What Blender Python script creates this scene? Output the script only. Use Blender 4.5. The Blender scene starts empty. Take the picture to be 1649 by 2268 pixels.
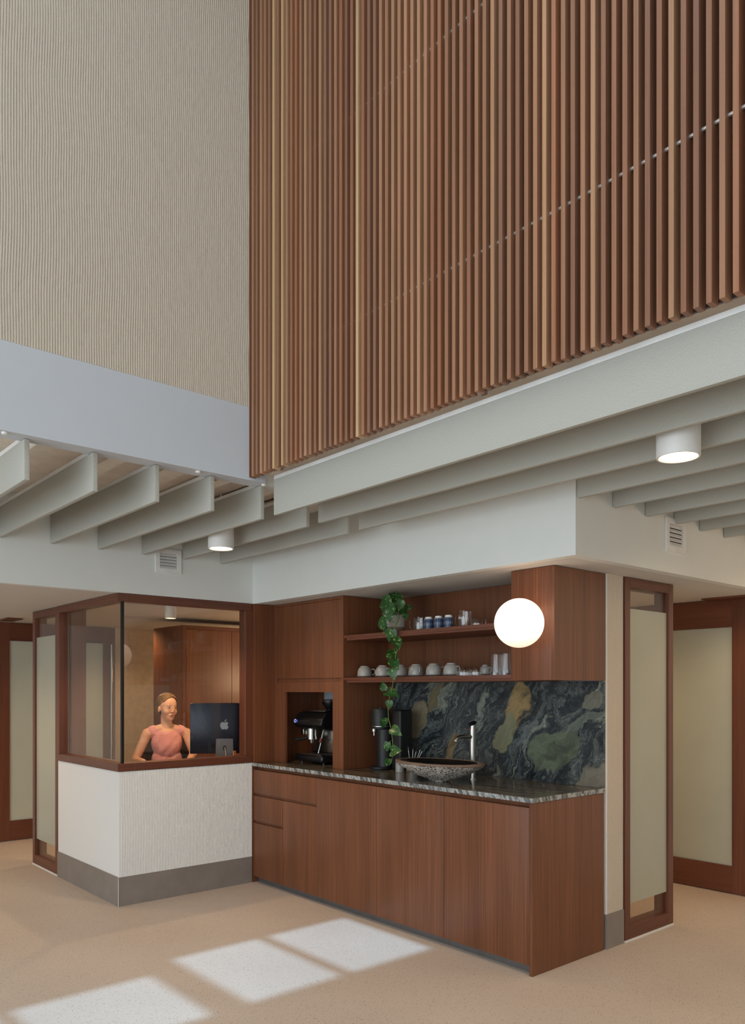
import bpy, bmesh, math, random
from mathutils import Vector, Matrix, noise
random.seed(7)
S = bpy.context.scene
C = S.collection
PI = math.pi
# ------------------------------------------------------------------ camera, world, light, exposure
CAM_H, FPX, HORIZ, CXP = 1.5, 1752.6, 1528.5, 824.5
YAW = math.radians(40.869)
SA, CA = math.sin(YAW), math.cos(YAW)
cd = bpy.data.cameras.new('camera'); cam = bpy.data.objects.new('camera', cd); C.objects.link(cam)
cam.location = (0, 0, CAM_H); cam.rotation_euler = (PI/2, 0, PI/2 - YAW)
cd.sensor_fit = 'HORIZONTAL'; cd.sensor_width = 36; cd.lens = FPX/1649*36
cd.shift_y = (HORIZ-1134)/1649; cd.clip_start = .05
S.camera = cam
S.view_settings.view_transform = 'Standard'; S.view_settings.look = 'None'
S.cycles.transparent_max_bounces = 32
S.view_settings.gamma = 1; S.view_settings.use_curve_mapping = False
S.view_settings.exposure = 0.25
W = bpy.data.worlds.new('world'); S.world = W; W.use_nodes = True
W.node_tree.nodes['Background'].inputs[0].default_value = (.75, .87, 1, 1)
W.node_tree.nodes['Background'].inputs[1].default_value = 1.2

def light(kind, name, loc, power, color, rot=(0, 0, 0), size=None, sizey=None, spot=None, radius=None):
    l = bpy.data.lights.new(name, kind); l.energy = power; l.color = color
    if kind == 'AREA':
        l.shape = 'RECTANGLE' if sizey else 'DISK'; l.size = size
        if sizey: l.size_y = sizey
    if spot: l.spot_size = spot; l.spot_blend = .6
    if radius: l.shadow_soft_size = radius
    o = bpy.data.objects.new(name, l); C.objects.link(o); o.location = loc; o.rotation_euler = rot
    return o
SUN = Vector((-.30, .36, -1))
sun = light('SUN', 'sun', (0, 0, 9), 2.75, (.36, .63, .93)); sun.data.angle = math.radians(.75)
sun.rotation_euler = SUN.to_track_quat('-Z', 'Y').to_euler()
DAY = (.76, .89, 1.0)
WARM = (1.0, .70, .42)
light('AREA', 'window_daylight_back', (-1.2, -3.85, 1.65), 215, DAY, (PI/2, 0, 0), 8.0, 3.0)
light('AREA', 'window_daylight_high', (-1.2, -3.85, 4.7), 32, DAY, (PI/2, 0, 0), 7.5, 2.4)
light('AREA', 'skylight_daylight', (-.8, -.4, 6.12), 52, DAY, (0, 0, 0), 4.6, 4.4)
light('AREA', 'side_fill_low', (3.35, -.6, 1.5), 14, (.95, .97, 1), (PI/2, 0, PI/2), 4.5, 2.6)  # unseen low fill added to brighten the left fascia
light('AREA', 'window_daylight_side', (3.35, -1.0, 3.6), 14, (1, .95, .88), (PI/2, 0, PI/2), 4.5, 4.0)

def at(px, py, X=None, Y=None, Z=None):
    r = (px-CXP)/FPX; u = (HORIZ-py)/FPX
    d = Vector((r*SA-CA, r*CA+SA, u))
    t = X/d.x if X is not None else (Y/d.y if Y is not None else (Z-CAM_H)/d.z)
    return Vector((0, 0, CAM_H)) + t*d
RV = Vector((SA, CA, 0)); FV = Vector((-CA, SA, 0))
# ------------------------------------------------------------------ materials
def lin(c):
    return tuple((v/255/12.92 if v/255 <= .04045 else ((v/255+.055)/1.055)**2.4) for v in c) + (1,)
def newmat(name):
    m = bpy.data.materials.new(name); m.use_nodes = True
    nt = m.node_tree; return m, nt, nt.nodes['Principled BSDF']
def N(nt, t, **k):
    n = nt.nodes.new(t)
    for a, b in k.items():
        if a.startswith('i_'): n.inputs[a[2:].replace('_', ' ')].default_value = b
        else: setattr(n, a, b)
    return n
def L(nt, a, b): nt.links.new(a, b)
def ramp(nt, fac, stops, interp='LINEAR'):
    r = nt.nodes.new('ShaderNodeValToRGB'); r.color_ramp.interpolation = interp
    e = r.color_ramp.elements
    while len(e) < len(stops): e.new(.5)
    for i, (p, c) in enumerate(stops): e[i].position = p; e[i].color = c if len(c) == 4 else lin(c)
    L(nt, fac, r.inputs[0]); return r
def coords(nt, scale=(1, 1, 1), kind='Object', rot=(0, 0, 0)):
    tc = nt.nodes.new('ShaderNodeTexCoord'); mp = nt.nodes.new('ShaderNodeMapping')
    mp.inputs['Scale'].default_value = scale; mp.inputs['Rotation'].default_value = rot
    L(nt, tc.outputs[kind], mp.inputs[0]); return mp.outputs[0]
def noisetex(nt, vec, scale=5, detail=3, rough=.5, dist=0):
    n = N(nt, 'ShaderNodeTexNoise'); n.inputs['Scale'].default_value = scale; n.inputs['Detail'].default_value = detail
    n.inputs['Roughness'].default_value = rough; n.inputs['Distortion'].default_value = dist
    L(nt, vec, n.inputs['Vector']); return n
def bump(nt, p, h, strength=.2, dist=.01):
    b = N(nt, 'ShaderNodeBump'); b.inputs['Strength'].default_value = strength; b.inputs['Distance'].default_value = dist
    L(nt, h, b.inputs['Height']); L(nt, b.outputs[0], p.inputs['Normal'])
def mixc(nt, f, a, b, mode='MIX'):
    m = N(nt, 'ShaderNodeMix', data_type='RGBA', blend_type=mode)
    for i, v in ((0, f), (6, a), (7, b)):
        if hasattr(v, 'links') or isinstance(v, bpy.types.NodeSocket): L(nt, v, m.inputs[i])
        else: m.inputs[i].default_value = v
    return m.outputs[2]
def plain(name, rgb, rough=.5, metal=0, bumps=None, spec=.5, var=1.0, **kw):
    m, nt, p = newmat(name)
    p.inputs['Base Color'].default_value = lin(rgb); p.inputs['Roughness'].default_value = rough
    p.inputs['Metallic'].default_value = metal; p.inputs['Specular IOR Level'].default_value = spec
    n = noisetex(nt, coords(nt), bumps[0] if bumps else 8, 4)
    r = ramp(nt, n.outputs[0], [(.3, tuple(c*(1-.04*var) for c in rgb)), (.7, tuple(min(255, c*(1+.03*var)) for c in rgb))])
    L(nt, r.outputs[0], p.inputs['Base Color'])
    if bumps: bump(nt, p, n.outputs[0], bumps[1], bumps[2] if len(bumps) > 2 else .005)
    return m
def wood(name, dark, mid, lite, axis='z', rough=.38, rnd=False, sc=1.0):
    m, nt, p = newmat(name)
    s = {'z': (150, 150, 1.6), 'x': (1.6, 150, 150), 'y': (150, 1.6, 150)}[axis]
    s = tuple(v*sc for v in s)
    v = coords(nt, s)
    if rnd:
        oi = N(nt, 'ShaderNodeObjectInfo')
        ad = N(nt, 'ShaderNodeVectorMath', operation='MULTIPLY_ADD'); L(nt, oi.outputs['Random'], ad.inputs[0])
        ad.inputs[1].default_value = (91, 37, 53); L(nt, v, ad.inputs[2]); v = ad.outputs[0]
    n1 = noisetex(nt, v, 1.0, 5, .6, .3)
    s2 = {'z': (6, 6, .35), 'x': (.35, 6, 6), 'y': (6, .35, 6)}[axis]
    n2 = noisetex(nt, coords(nt, s2), 1.0, 3, .5, .4)
    r1 = ramp(nt, n1.outputs[0], [(.22, dark), (.5, mid), (.80, lite)])
    r2 = ramp(nt, n2.outputs[0], [(.3, (208, 200, 200)), (.7, (255, 252, 250))])
    col = mixc(nt, .8, r1.outputs[0], r2.outputs[0], 'MULTIPLY')
    if rnd:
        rr = ramp(nt, oi.outputs['Random'], [(0, (168, 122, 93)), (.18, (180, 132, 101)), (.36, (158, 116, 91)), (.5, (172, 118, 87)), (.64, (188, 144, 111)), (.8, (160, 112, 85)), (.9, (220, 182, 139)), (.95, (152, 108, 83))], 'CONSTANT')
        col = mixc(nt, 1.0, col, rr.outputs[0], 'MULTIPLY')
    L(nt, col, p.inputs['Base Color']); p.inputs['Roughness'].default_value = rough
    bump(nt, p, n1.outputs[0], .12, .002)
    return m
M = {}
M['veneer'] = wood('walnut_veneer', (94, 55, 34), (124, 76, 48), (146, 94, 64))
M['frame_z'] = wood('timber_frame_upright', (88, 50, 36), (112, 66, 47), (132, 82, 60))
M['frame_x'] = wood('timber_frame_rail_x', (88, 50, 36), (112, 66, 47), (132, 82, 60), 'x')
M['frame_y'] = wood('timber_frame_rail_y', (88, 50, 36), (112, 66, 47), (132, 82, 60), 'y')
M['slat'] = wood('slat_timber', (206, 200, 194), (242, 239, 234), (255, 254, 252), 'z', .5, True)
M['white'] = plain('white_paint', (224, 225, 220), .7, var=.12)
M['ceil'] = plain('ceiling_paint', (208, 204, 196), .85, var=.15)
M['beam'] = plain('cool_white_paint', (200, 203, 208), .6, var=.12)
M['board'] = plain('ceiling_board', (232, 222, 208), .8)
M['plaster'] = plain('combed_plaster', (202, 189, 172), .85, bumps=(260, .5, .003))
M['plaster_w'] = plain('white_combed_plaster', (232, 231, 228), .85, bumps=(260, .4, .003))
M['rough_pl'] = plain('trowelled_plaster', (200, 180, 150), .85, bumps=(14, .8, .01))
M['metal_skirt'] = plain('brushed_metal_skirting', (150, 142, 136), .5, .35)
M['steel'] = plain('stainless_steel', (176, 172, 166), .25, 1)
M['plinth'] = plain('brushed_plinth', (120, 118, 118), .4, .6)
M['black'] = plain('black_plastic', (20, 20, 21), .28)
M['matteblack'] = plain('matte_black', (24, 24, 25), .5)
M['fitting'] = plain('white_powder_coat', (232, 230, 226), .45)
M['ceramic'] = plain('off_white_ceramic', (164, 160, 154), .28)
M['darkgap'] = plain('dark_recess', (30, 22, 18), .8)
M['chair'] = plain('charcoal_upholstery', (58, 50, 48), .85, bumps=(200, .3))
M['paper'] = plain('pale_panel', (186, 190, 196), .6)
M['silicone'] = plain('black_silicone', (14, 16, 16), .5)
M['gold'] = plain('yellow_pencil', (200, 160, 70), .4)

def emis(name, rgb, strength):
    m, nt, p = newmat(name)
    p.inputs['Base Color'].default_value = lin(rgb); p.inputs['Emission Color'].default_value = lin(rgb)
    p.inputs['Emission Strength'].default_value = strength; return m
M['lamp'] = emis('lamp_diffuser', (255, 222, 180), 9)
M['globe'] = emis('opal_globe', (255, 226, 200), 2.6)
_nt = M['globe'].node_tree; _tc = N(_nt, 'ShaderNodeTexCoord'); _sp = N(_nt, 'ShaderNodeSeparateXYZ'); L(_nt, _tc.outputs['Generated'], _sp.inputs[0])
_mr = N(_nt, 'ShaderNodeMapRange'); _mr.inputs['From Min'].default_value = 0; _mr.inputs['From Max'].default_value = .8; _mr.inputs['To Min'].default_value = .68; _mr.inputs['To Max'].default_value = 2.3
L(_nt, _sp.outputs[2], _mr.inputs[0]); L(_nt, _mr.outputs[0], _nt.nodes['Principled BSDF'].inputs['Emission Strength'])
M['ring'] = emis('button_light', (150, 160, 255), 1.0)

def felt():
    m, nt, p = newmat('acoustic_felt')
    n = noisetex(nt, coords(nt, (60, 60, 22)), 7, 5, .7)
    r = ramp(nt, n.outputs[0], [(.35, (172, 170, 160)), (.5, (182, 180, 170)), (.65, (192, 189, 180))])
    L(nt, r.outputs[0], p.inputs['Base Color']); p.inputs['Roughness'].default_value = .95
    p.inputs['Specular IOR Level'].default_value = .1
    bump(nt, p, n.outputs[0], .2, .002); return m
M['felt'] = felt()

def glass(name, tint, refl=1.0):
    m, nt, p = newmat(name); nt.nodes.remove(p)
    out = nt.nodes['Material Output']
    t = N(nt, 'ShaderNodeBsdfTransparent'); t.inputs[0].default_value = tint
    g = N(nt, 'ShaderNodeBsdfGlossy'); g.inputs['Roughness'].default_value = .01; g.inputs[0].default_value = (1, 1, 1, 1)
    f = N(nt, 'ShaderNodeLayerWeight'); f.inputs[0].default_value = .5
    pw = N(nt, 'ShaderNodeMath', operation='POWER'); pw.inputs[1].default_value = 5; L(nt, f.outputs['Facing'], pw.inputs[0])
    k = N(nt, 'ShaderNodeMath', operation='MULTIPLY_ADD'); k.inputs[1].default_value = .9*refl; k.inputs[2].default_value = .042*refl; L(nt, pw.outputs[0], k.inputs[0])
    x = N(nt, 'ShaderNodeMixShader'); L(nt, k.outputs[0], x.inputs[0]); L(nt, t.outputs[0], x.inputs[1]); L(nt, g.outputs[0], x.inputs[2])
    L(nt, x.outputs[0], out.inputs[0]); return m
M['glass'] = glass('clear_glazing', (.93, .91, .88, 1), .8)
M['tumbler'] = glass('thin_drinking_glass', (.985, .985, .985, 1), 1.3)

def frosted(name, rgb):
    m, nt, p = newmat(name); nt.nodes.remove(p); out = nt.nodes['Material Output']
    d = N(nt, 'ShaderNodeBsdfDiffuse'); d.inputs[0].default_value = lin(rgb)
    t = N(nt, 'ShaderNodeBsdfTranslucent'); t.inputs[0].default_value = lin(rgb)
    g = N(nt, 'ShaderNodeBsdfGlossy'); g.inputs['Roughness'].default_value = .12
    n = noisetex(nt, coords(nt), 3, 4); r = ramp(nt, n.outputs[0], [(.3, tuple(c*.97 for c in rgb)), (.7, rgb)])
    L(nt, r.outputs[0], d.inputs[0])
    a = N(nt, 'ShaderNodeMixShader'); a.inputs[0].default_value = .35; L(nt, d.outputs[0], a.inputs[1]); L(nt, t.outputs[0], a.inputs[2])
    f = N(nt, 'ShaderNodeFresnel'); f.inputs[0].default_value = 1.35
    b = N(nt, 'ShaderNodeMixShader'); L(nt, f.outputs[0], b.inputs[0]); L(nt, a.outputs[0], b.inputs[1]); L(nt, g.outputs[0], b.inputs[2])
    L(nt, b.outputs[0], out.inputs[0]); return m
M['frost'] = frosted('frosted_film_glass', (214, 214, 196))

def floor_mat():
    m, nt, p = newmat('speckled_vinyl')
    v = coords(nt)
    n = noisetex(nt, v, 1.3, 3)
    base = ramp(nt, n.outputs[0], [(.3, (198, 181, 166)), (.7, (206, 190, 175))])
    col = base.outputs[0]
    for sc, th, dk, rnd in ((95, .21, (128, 110, 98), .50), (160, .20, (150, 132, 118), .42), (60, .13, (108, 92, 84), .70)):
        vo = N(nt, 'ShaderNodeTexVoronoi'); vo.inputs['Scale'].default_value = sc
        nw = noisetex(nt, v, 150, 2)
        ad = N(nt, 'ShaderNodeVectorMath', operation='MULTIPLY_ADD'); ad.inputs[1].default_value = (.008, .008, .008)
        L(nt, nw.outputs['Color'], ad.inputs[0]); L(nt, v, ad.inputs[2]); L(nt, ad.outputs[0], vo.inputs['Vector'])
        lt = N(nt, 'ShaderNodeMath', operation='LESS_THAN'); lt.inputs[1].default_value = th; L(nt, vo.outputs['Distance'], lt.inputs[0])
        sp = N(nt, 'ShaderNodeSeparateColor'); L(nt, vo.outputs['Color'], sp.inputs[0])
        gt = N(nt, 'ShaderNodeMath', operation='GREATER_THAN'); gt.inputs[1].default_value = rnd; L(nt, sp.outputs[0], gt.inputs[0])
        mu = N(nt, 'ShaderNodeMath', operation='MULTIPLY'); L(nt, lt.outputs[0], mu.inputs[0]); L(nt, gt.outputs[0], mu.inputs[1])
        col = mixc(nt, mu.outputs[0], col, lin(dk))
    L(nt, col, p.inputs['Base Color']); p.inputs['Roughness'].default_value = .55
    p.inputs['Specular IOR Level'].default_value = .3
    return m
M['floor'] = floor_mat()

def marble(name, blobs=True, streak=None):
    m, nt, p = newmat(name)
    v = coords(nt)
    nw = noisetex(nt, v, 2.4, 6, .6)
    sb = N(nt, 'ShaderNodeVectorMath', operation='SUBTRACT'); sb.inputs[1].default_value = (.5, .5, .5); L(nt, nw.outputs['Color'], sb.inputs[0])
    ad = N(nt, 'ShaderNodeVectorMath', operation='MULTIPLY_ADD'); k_ = .42 if blobs else .10; ad.inputs[1].default_value = (k_, k_, k_)
    L(nt, sb.outputs[0], ad.inputs[0]); L(nt, v, ad.inputs[2])
    mr = N(nt, 'ShaderNodeMapping'); mr.inputs['Rotation'].default_value = (0, math.radians(52), 0) if blobs else (0, 0, math.radians(-3))
    L(nt, ad.outputs[0], mr.inputs[0])
    mp = N(nt, 'ShaderNodeMapping'); mp.inputs['Scale'].default_value = (.9, 1, 3.4) if streak is None else streak
    L(nt, mr.outputs[0], mp.inputs[0])
    n1 = noisetex(nt, mp.outputs[0], 2.4 if blobs else 1.6, 12, .66, .5 if blobs else .2)
    if blobs:
        r = ramp(nt, n1.outputs[0], [(.33, (26, 30, 34)), (.43, (46, 52, 56)), (.485, (98, 104, 102)), (.51, (56, 62, 66)), (.56, (44, 50, 56)), (.60, (118, 124, 116)), (.66, (140, 142, 128)), (.75, (66, 72, 72))])
    else:
        r = ramp(nt, n1.outputs[0], [(.36, (24, 24, 22)), (.45, (60, 56, 50)), (.49, (150, 138, 120)), (.53, (40, 38, 34)), (.58, (130, 120, 106)), (.64, (46, 44, 42))])
    col = r.outputs[0]
    n3 = noisetex(nt, mp.outputs[0], 16, 6, .7, 1.5)
    r3 = ramp(nt, n3.outputs[0], [(.3, (70, 74, 78)), (.5, (150, 150, 150)), (.62, (235, 235, 230))])
    col = mixc(nt, .55, col, r3.outputs[0], 'OVERLAY')
    if blobs:
        for (cx, cz, rx, rz, ang, c1) in BLOBS:
            mp2 = N(nt, 'ShaderNodeMapping', vector_type='TEXTURE')
            mp2.inputs['Location'].default_value = (cx, 0, cz); mp2.inputs['Rotation'].default_value = (0, math.radians(ang), 0)
            mp2.inputs['Scale'].default_value = (rx, 1e3, rz)
            ad2 = N(nt, 'ShaderNodeVectorMath', operation='MULTIPLY_ADD'); ad2.inputs[1].default_value = (.40, 0, .40)
            L(nt, sb.outputs[0], ad2.inputs[0]); L(nt, v, ad2.inputs[2]); L(nt, ad2.outputs[0], mp2.inputs[0])
            ln = N(nt, 'ShaderNodeVectorMath', operation='LENGTH'); L(nt, mp2.outputs[0], ln.inputs[0])
            k = ramp(nt, ln.outputs['Value'], [(.88, (1, 1, 1, 1)), (1.0, (0, 0, 0, 1))])
            n4 = noisetex(nt, mp.outputs[0], 2.4, 10, .62, .4)
            cc = ramp(nt, n4.outputs[0], [(.30, (58, 60, 60)), (.38, tuple(x*.72 for x in c1)), (.5, c1), (.60, tuple(x*.86 for x in c1)), (.72, (128, 134, 120))])
            col = mixc(nt, k.outputs[0], col, cc.outputs[0])
    L(nt, col, p.inputs['Base Color']); p.inputs['Roughness'].default_value = .22 if blobs else .16
    return m
# golden and green inclusions of the splashback slab, (x, z) measured from its lower left corner
BLOBS = [(1.18, .44, .10, .19, 28, (160, 134, 90)), (1.11, .28, .08, .12, 28, (130, 128, 100)), (.29, .37, .08, .15, 30, (136, 124, 98)),
         (.46, .53, .035, .12, 35, (122, 112, 84)), (.66, .15, .055, .14, 5, (124, 110, 80)), (1.48, .19, .11, .21, 40, (98, 108, 90)),
         (1.77, .06, .09, .17, 60, (122, 116, 104)), (1.70, .41, .035, .17, 65, (102, 110, 102)), (1.29, .28, .028, .14, 35, (100, 108, 106)), (1.76, .54, .05, .10, 65, (114, 114, 102))]
M['marble'] = marble('green_gold_marble')
M['worktop'] = marble('dark_veined_marble', False, (.8, 16, 6))
def edge_mat():
    m, nt, p = newmat('chiselled_marble_edge')
    v = coords(nt, (1, 1, 1), rot=(0, math.radians(35), math.radians(20)))
    mp = N(nt, 'ShaderNodeMapping'); mp.inputs['Scale'].default_value = (26, 26, 4); L(nt, v, mp.inputs[0])
    n = noisetex(nt, mp.outputs[0], 1.5, 6, .7, .6)
    r = ramp(nt, n.outputs[0], [(.34, (50, 50, 50)), (.47, (112, 114, 112)), (.55, (176, 178, 176)), (.66, (120, 120, 118))])
    L(nt, r.outputs[0], p.inputs['Base Color']); p.inputs['Roughness'].default_value = .5; bump(nt, p, n.outputs[0], .5, .005); return m
M['edge'] = edge_mat()
def stone():
    m, nt, p = newmat('rough_river_stone')
    v = coords(nt)
    vo = N(nt, 'ShaderNodeTexVoronoi', feature='DISTANCE_TO_EDGE'); vo.inputs['Scale'].default_value = 46
    nw = noisetex(nt, v, 14, 5); ad = N(nt, 'ShaderNodeVectorMath', operation='MULTIPLY_ADD'); ad.inputs[1].default_value = (.10, .10, .06)
    L(nt, nw.outputs['Color'], ad.inputs[0]); L(nt, v, ad.inputs[2]); L(nt, ad.outputs[0], vo.inputs['Vector'])
    r = ramp(nt, vo.outputs['Distance'], [(0, (206, 200, 190)), (.12, (168, 160, 150)), (.24, (92, 84, 76)), (.5, (78, 70, 64))])
    n2 = noisetex(nt, v, 60, 4)
    col = mixc(nt, .6, r.outputs[0], n2.outputs[0], 'OVERLAY')
    L(nt, col, p.inputs['Base Color']); p.inputs['Roughness'].default_value = .85
    inv = N(nt, 'ShaderNodeMath', operation='MULTIPLY'); inv.inputs[1].default_value = -1; L(nt, vo.outputs['Distance'], inv.inputs[0])
    bump(nt, p, inv.outputs[0], .6, .02); return m
M['stone'] = stone()
M['stone_in'] = plain('polished_black_stone', (24, 24, 24), .2)
M['stone_rim'] = plain('brown_stone_rim', (122, 100, 84), .5, bumps=(60, .4))
def leafmat():
    m, nt, p = newmat('variegated_leaf')
    n = noisetex(nt, coords(nt, (1, 1, 1)), 55, 2, .5, .6)
    r = ramp(nt, n.outputs[0], [(.50, (36, 78, 34)), (.62, (58, 104, 44)), (.69, (160, 178, 100))])
    L(nt, r.outputs[0], p.inputs['Base Color']); p.inputs['Roughness'].default_value = .35; return m
M['leaf'] = leafmat()
M['stem'] = plain('green_stem', (96, 116, 52), .5)
def potmat():
    m, nt, p = newmat('speckled_stoneware')
    v = coords(nt); vo = N(nt, 'ShaderNodeTexVoronoi'); vo.inputs['Scale'].default_value = 150; L(nt, v, vo.inputs['Vector'])
    r = ramp(nt, vo.outputs['Distance'], [(.14, (90, 80, 72)), (.2, (200, 194, 184))]); L(nt, r.outputs[0], p.inputs['Base Color'])
    p.inputs['Roughness'].default_value = .6; return m
M['pot'] = potmat(); M['potbase'] = plain('unglazed_clay', (140, 116, 96), .8)
def bluecup():
    m, nt, p = newmat('blue_striped_porcelain')
    tc = N(nt, 'ShaderNodeTexCoord'); g = N(nt, 'ShaderNodeTexGradient', gradient_type='RADIAL'); L(nt, tc.outputs['Object'], g.inputs[0])
    k = N(nt, 'ShaderNodeMath', operation='MULTIPLY'); k.inputs[1].default_value = 2*PI*18; L(nt, g.outputs[0], k.inputs[0])
    s = N(nt, 'ShaderNodeMath', operation='SINE'); L(nt, k.outputs[0], s.inputs[0])
    sp = N(nt, 'ShaderNodeSeparateXYZ'); L(nt, tc.outputs['Object'], sp.inputs[0])
    z = N(nt, 'ShaderNodeMath', operation='MULTIPLY_ADD'); z.inputs[1].default_value = 2*PI/.034; z.inputs[2].default_value = 1.4; L(nt, sp.outputs[2], z.inputs[0])
    cz = N(nt, 'ShaderNodeMath', operation='SINE'); L(nt, z.outputs[0], cz.inputs[0])
    a = N(nt, 'ShaderNodeMath', operation='MULTIPLY_ADD'); a.inputs[1].default_value = .35; L(nt, cz.outputs[0], a.inputs[0]); L(nt, s.outputs[0], a.inputs[2])
    r = ramp(nt, a.outputs[0], [(.0, (36, 54, 86)), (.55, (62, 84, 116)), (.95, (140, 150, 162))])
    L(nt, r.outputs[0], p.inputs['Base Color']); p.inputs['Roughness'].default_value = .3; return m
M['bluecup'] = bluecup()
# ------------------------------------------------------------------ mesh helpers
class MB:
    def __init__(s): s.bm = bmesh.new()
    def box(s, x0, x1, y0, y1, z0, z1, bev=0):
        b = s.bm if not bev else bmesh.new()
        vs = [b.verts.new((x, y, z)) for z in (z0, z1) for (x, y) in ((x0, y0), (x1, y0), (x1, y1), (x0, y1))]
        for f in ((3, 2, 1, 0), (4, 5, 6, 7), (0, 1, 5, 4), (1, 2, 6, 5), (2, 3, 7, 6), (3, 0, 4, 7)): b.faces.new([vs[i] for i in f])
        if bev:
            bmesh.ops.bevel(b, geom=b.edges[:], offset=bev, segments=3, affect='EDGES', profile=.5)
            s.merge(b)
        return s
    def merge(s, b, mat=None):
        if mat: bmesh.ops.transform(b, matrix=mat, verts=b.verts)
        me = bpy.data.meshes.new('tmp'); b.to_mesh(me); b.free(); s.bm.from_mesh(me); bpy.data.meshes.remove(me); return s
    def lathe(s, prof, c=(0, 0, 0), seg=32, sx=1, sy=1, mat=None):
        b = bmesh.new(); rings = []
        for r, z in prof:
            if r < 1e-6: rings.append([b.verts.new((0, 0, z))])
            else: rings.append([b.verts.new((r*sx*math.cos(2*PI*i/seg), r*sy*math.sin(2*PI*i/seg), z)) for i in range(seg)])
        for A, B in zip(rings, rings[1:]):
            for i in range(seg):
                j = (i+1) % seg
                if len(A) == 1 and len(B) == 1: continue
                if len(A) == 1: b.faces.new((A[0], B[j], B[i]))
                elif len(B) == 1: b.faces.new((A[i], A[j], B[0]))
                else: b.faces.new((A[i], A[j], B[j], B[i]))
        bmesh.ops.recalc_face_normals(b, faces=b.faces[:])
        return s.merge(b, (Matrix.Translation(c) @ mat) if mat else Matrix.Translation(c))
    def cyl(s, p0, p1, r0, r1=None, seg=16):
        r1 = r0 if r1 is None else r1; p0 = Vector(p0); p1 = Vector(p1); d = p1-p0
        q = d.to_track_quat('Z', 'Y').to_matrix().to_4x4()
        return s.lathe([(0, 0), (r0, 0), (r1, d.length), (0, d.length)], (0, 0, 0), seg, mat=Matrix.Translation(p0) @ q)
    def tube(s, pts, r, seg=8, cyclic=False):
        pts = [Vector(p) for p in pts]; b = bmesh.new(); rings = []; n = len(pts)
        up = None
        for i, p in enumerate(pts):
            if cyclic: t = pts[(i+1) % n]-pts[i-1]
            else: t = pts[min(i+1, n-1)]-pts[max(i-1, 0)]
            t.normalize()
            if up is None: up = t.orthogonal().normalized()
            up = (up - t*up.dot(t)).normalized(); w = t.cross(up)
            rr = r[i] if isinstance(r, (list, tuple)) else r
            rings.append([b.verts.new(p+up*rr*math.cos(2*PI*k/seg)+w*rr*math.sin(2*PI*k/seg)) for k in range(seg)])
        for i in range(n if cyclic else n-1):
            A, B = rings[i], rings[(i+1) % n]
            for k in range(seg): b.faces.new((A[k], A[(k+1) % seg], B[(k+1) % seg], B[k]))
        if not cyclic: b.faces.new(rings[0][::-1]); b.faces.new(rings[-1])
        bmesh.ops.recalc_face_normals(b, faces=b.faces[:]); return s.merge(b)
    def prism(s, poly, y0, y1, axis='y'):
        b = bmesh.new()
        f = {'y': lambda a, c, t: (a, t, c), 'x': lambda a, c, t: (t, a, c), 'z': lambda a, c, t: (a, c, t)}[axis]
        A = [b.verts.new(f(p[0], p[1], y0)) for p in poly]; B = [b.verts.new(f(p[0], p[1], y1)) for p in poly]
        b.faces.new(A); b.faces.new(B[::-1]); n = len(poly)
        for i in range(n): b.faces.new((A[i], A[(i+1) % n], B[(i+1) % n], B[i]))
        bmesh.ops.recalc_face_normals(b, faces=b.faces[:]); return s.merge(b)
    def build(s, name, mat, parent=None, smooth=False, origin=None):
        me = bpy.data.meshes.new(name); bm = s.bm
        if parent is not None: org = Vector(parent.get('_w', (0, 0, 0)))
        elif origin is not None: org = Vector(origin)
        else:
            xs = [v.co for v in bm.verts]
            lo = [min(v[i] for v in xs) for i in range(3)]; hi = [max(v[i] for v in xs) for i in range(3)]
            org = Vector(((lo[0]+hi[0])/2, (lo[1]+hi[1])/2, lo[2]))
        bmesh.ops.translate(bm, vec=-org, verts=bm.verts)
        bm.to_mesh(me); bm.free()
        mats = mat if isinstance(mat, (list, tuple)) else [mat]
        for k in mats: me.materials.append(k)
        if smooth:
            for p in me.polygons: p.use_smooth = True
            try: me.set_sharp_from_angle(angle=math.radians(40))
            except Exception: pass
        o = bpy.data.objects.new(name, me); C.objects.link(o)
        if parent is not None: o.parent = parent; o['_w'] = tuple(org)
        else: o.location = org; o['_w'] = tuple(org)
        return o
def thing(name, label, cat, loc, group=None):
    o = bpy.data.objects.new(name, None); C.objects.link(o); o.location = loc; o['_w'] = tuple(loc)
    o.empty_display_size = .1
    o['label'] = label; o['category'] = cat
    if group: o['group'] = group
    return o
def tag(o, label, cat, group=None, kind=None):
    o['label'] = label; o['category'] = cat
    if group: o['group'] = group
    if kind: o['kind'] = kind
    return o
def struct(o): o['kind'] = 'structure'; return o
def box(name, x0, x1, y0, y1, z0, z1, mat, parent=None, bev=0):
    return MB().box(x0, x1, y0, y1, z0, z1, bev).build(name, mat, parent, bool(bev))
def kids(o): return [c for c in C.objects if c.parent == o]
def dup(root, loc, rotz=0, label=None, group=None):
    r = root.copy(); C.objects.link(r); r.location = loc; r.rotation_euler = (0, 0, rotz)
    if label: r['label'] = label
    if group: r['group'] = group
    for ch in kids(root):
        c = ch.copy(); C.objects.link(c); c.parent = r
        for g in kids(ch): d = g.copy(); C.objects.link(d); d.parent = c
    return r
# ------------------------------------------------------------------ key dimensions (metres)
XR = -5.285      # booth glazing and left fascia
XB = -3.70       # upper combed wall
YC = 3.338       # base cabinet fronts and kitchen fascia
YH = 3.525       # wall cabinet fronts
YB = 4.00        # splashback face
XE = -2.58       # kitchen end
XS = -2.315      # right fascia
ZS = 2.175       # dropped ceiling
YS = 2.313       # slatted screen front
ZB = 2.66
XL = -8.3
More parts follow.
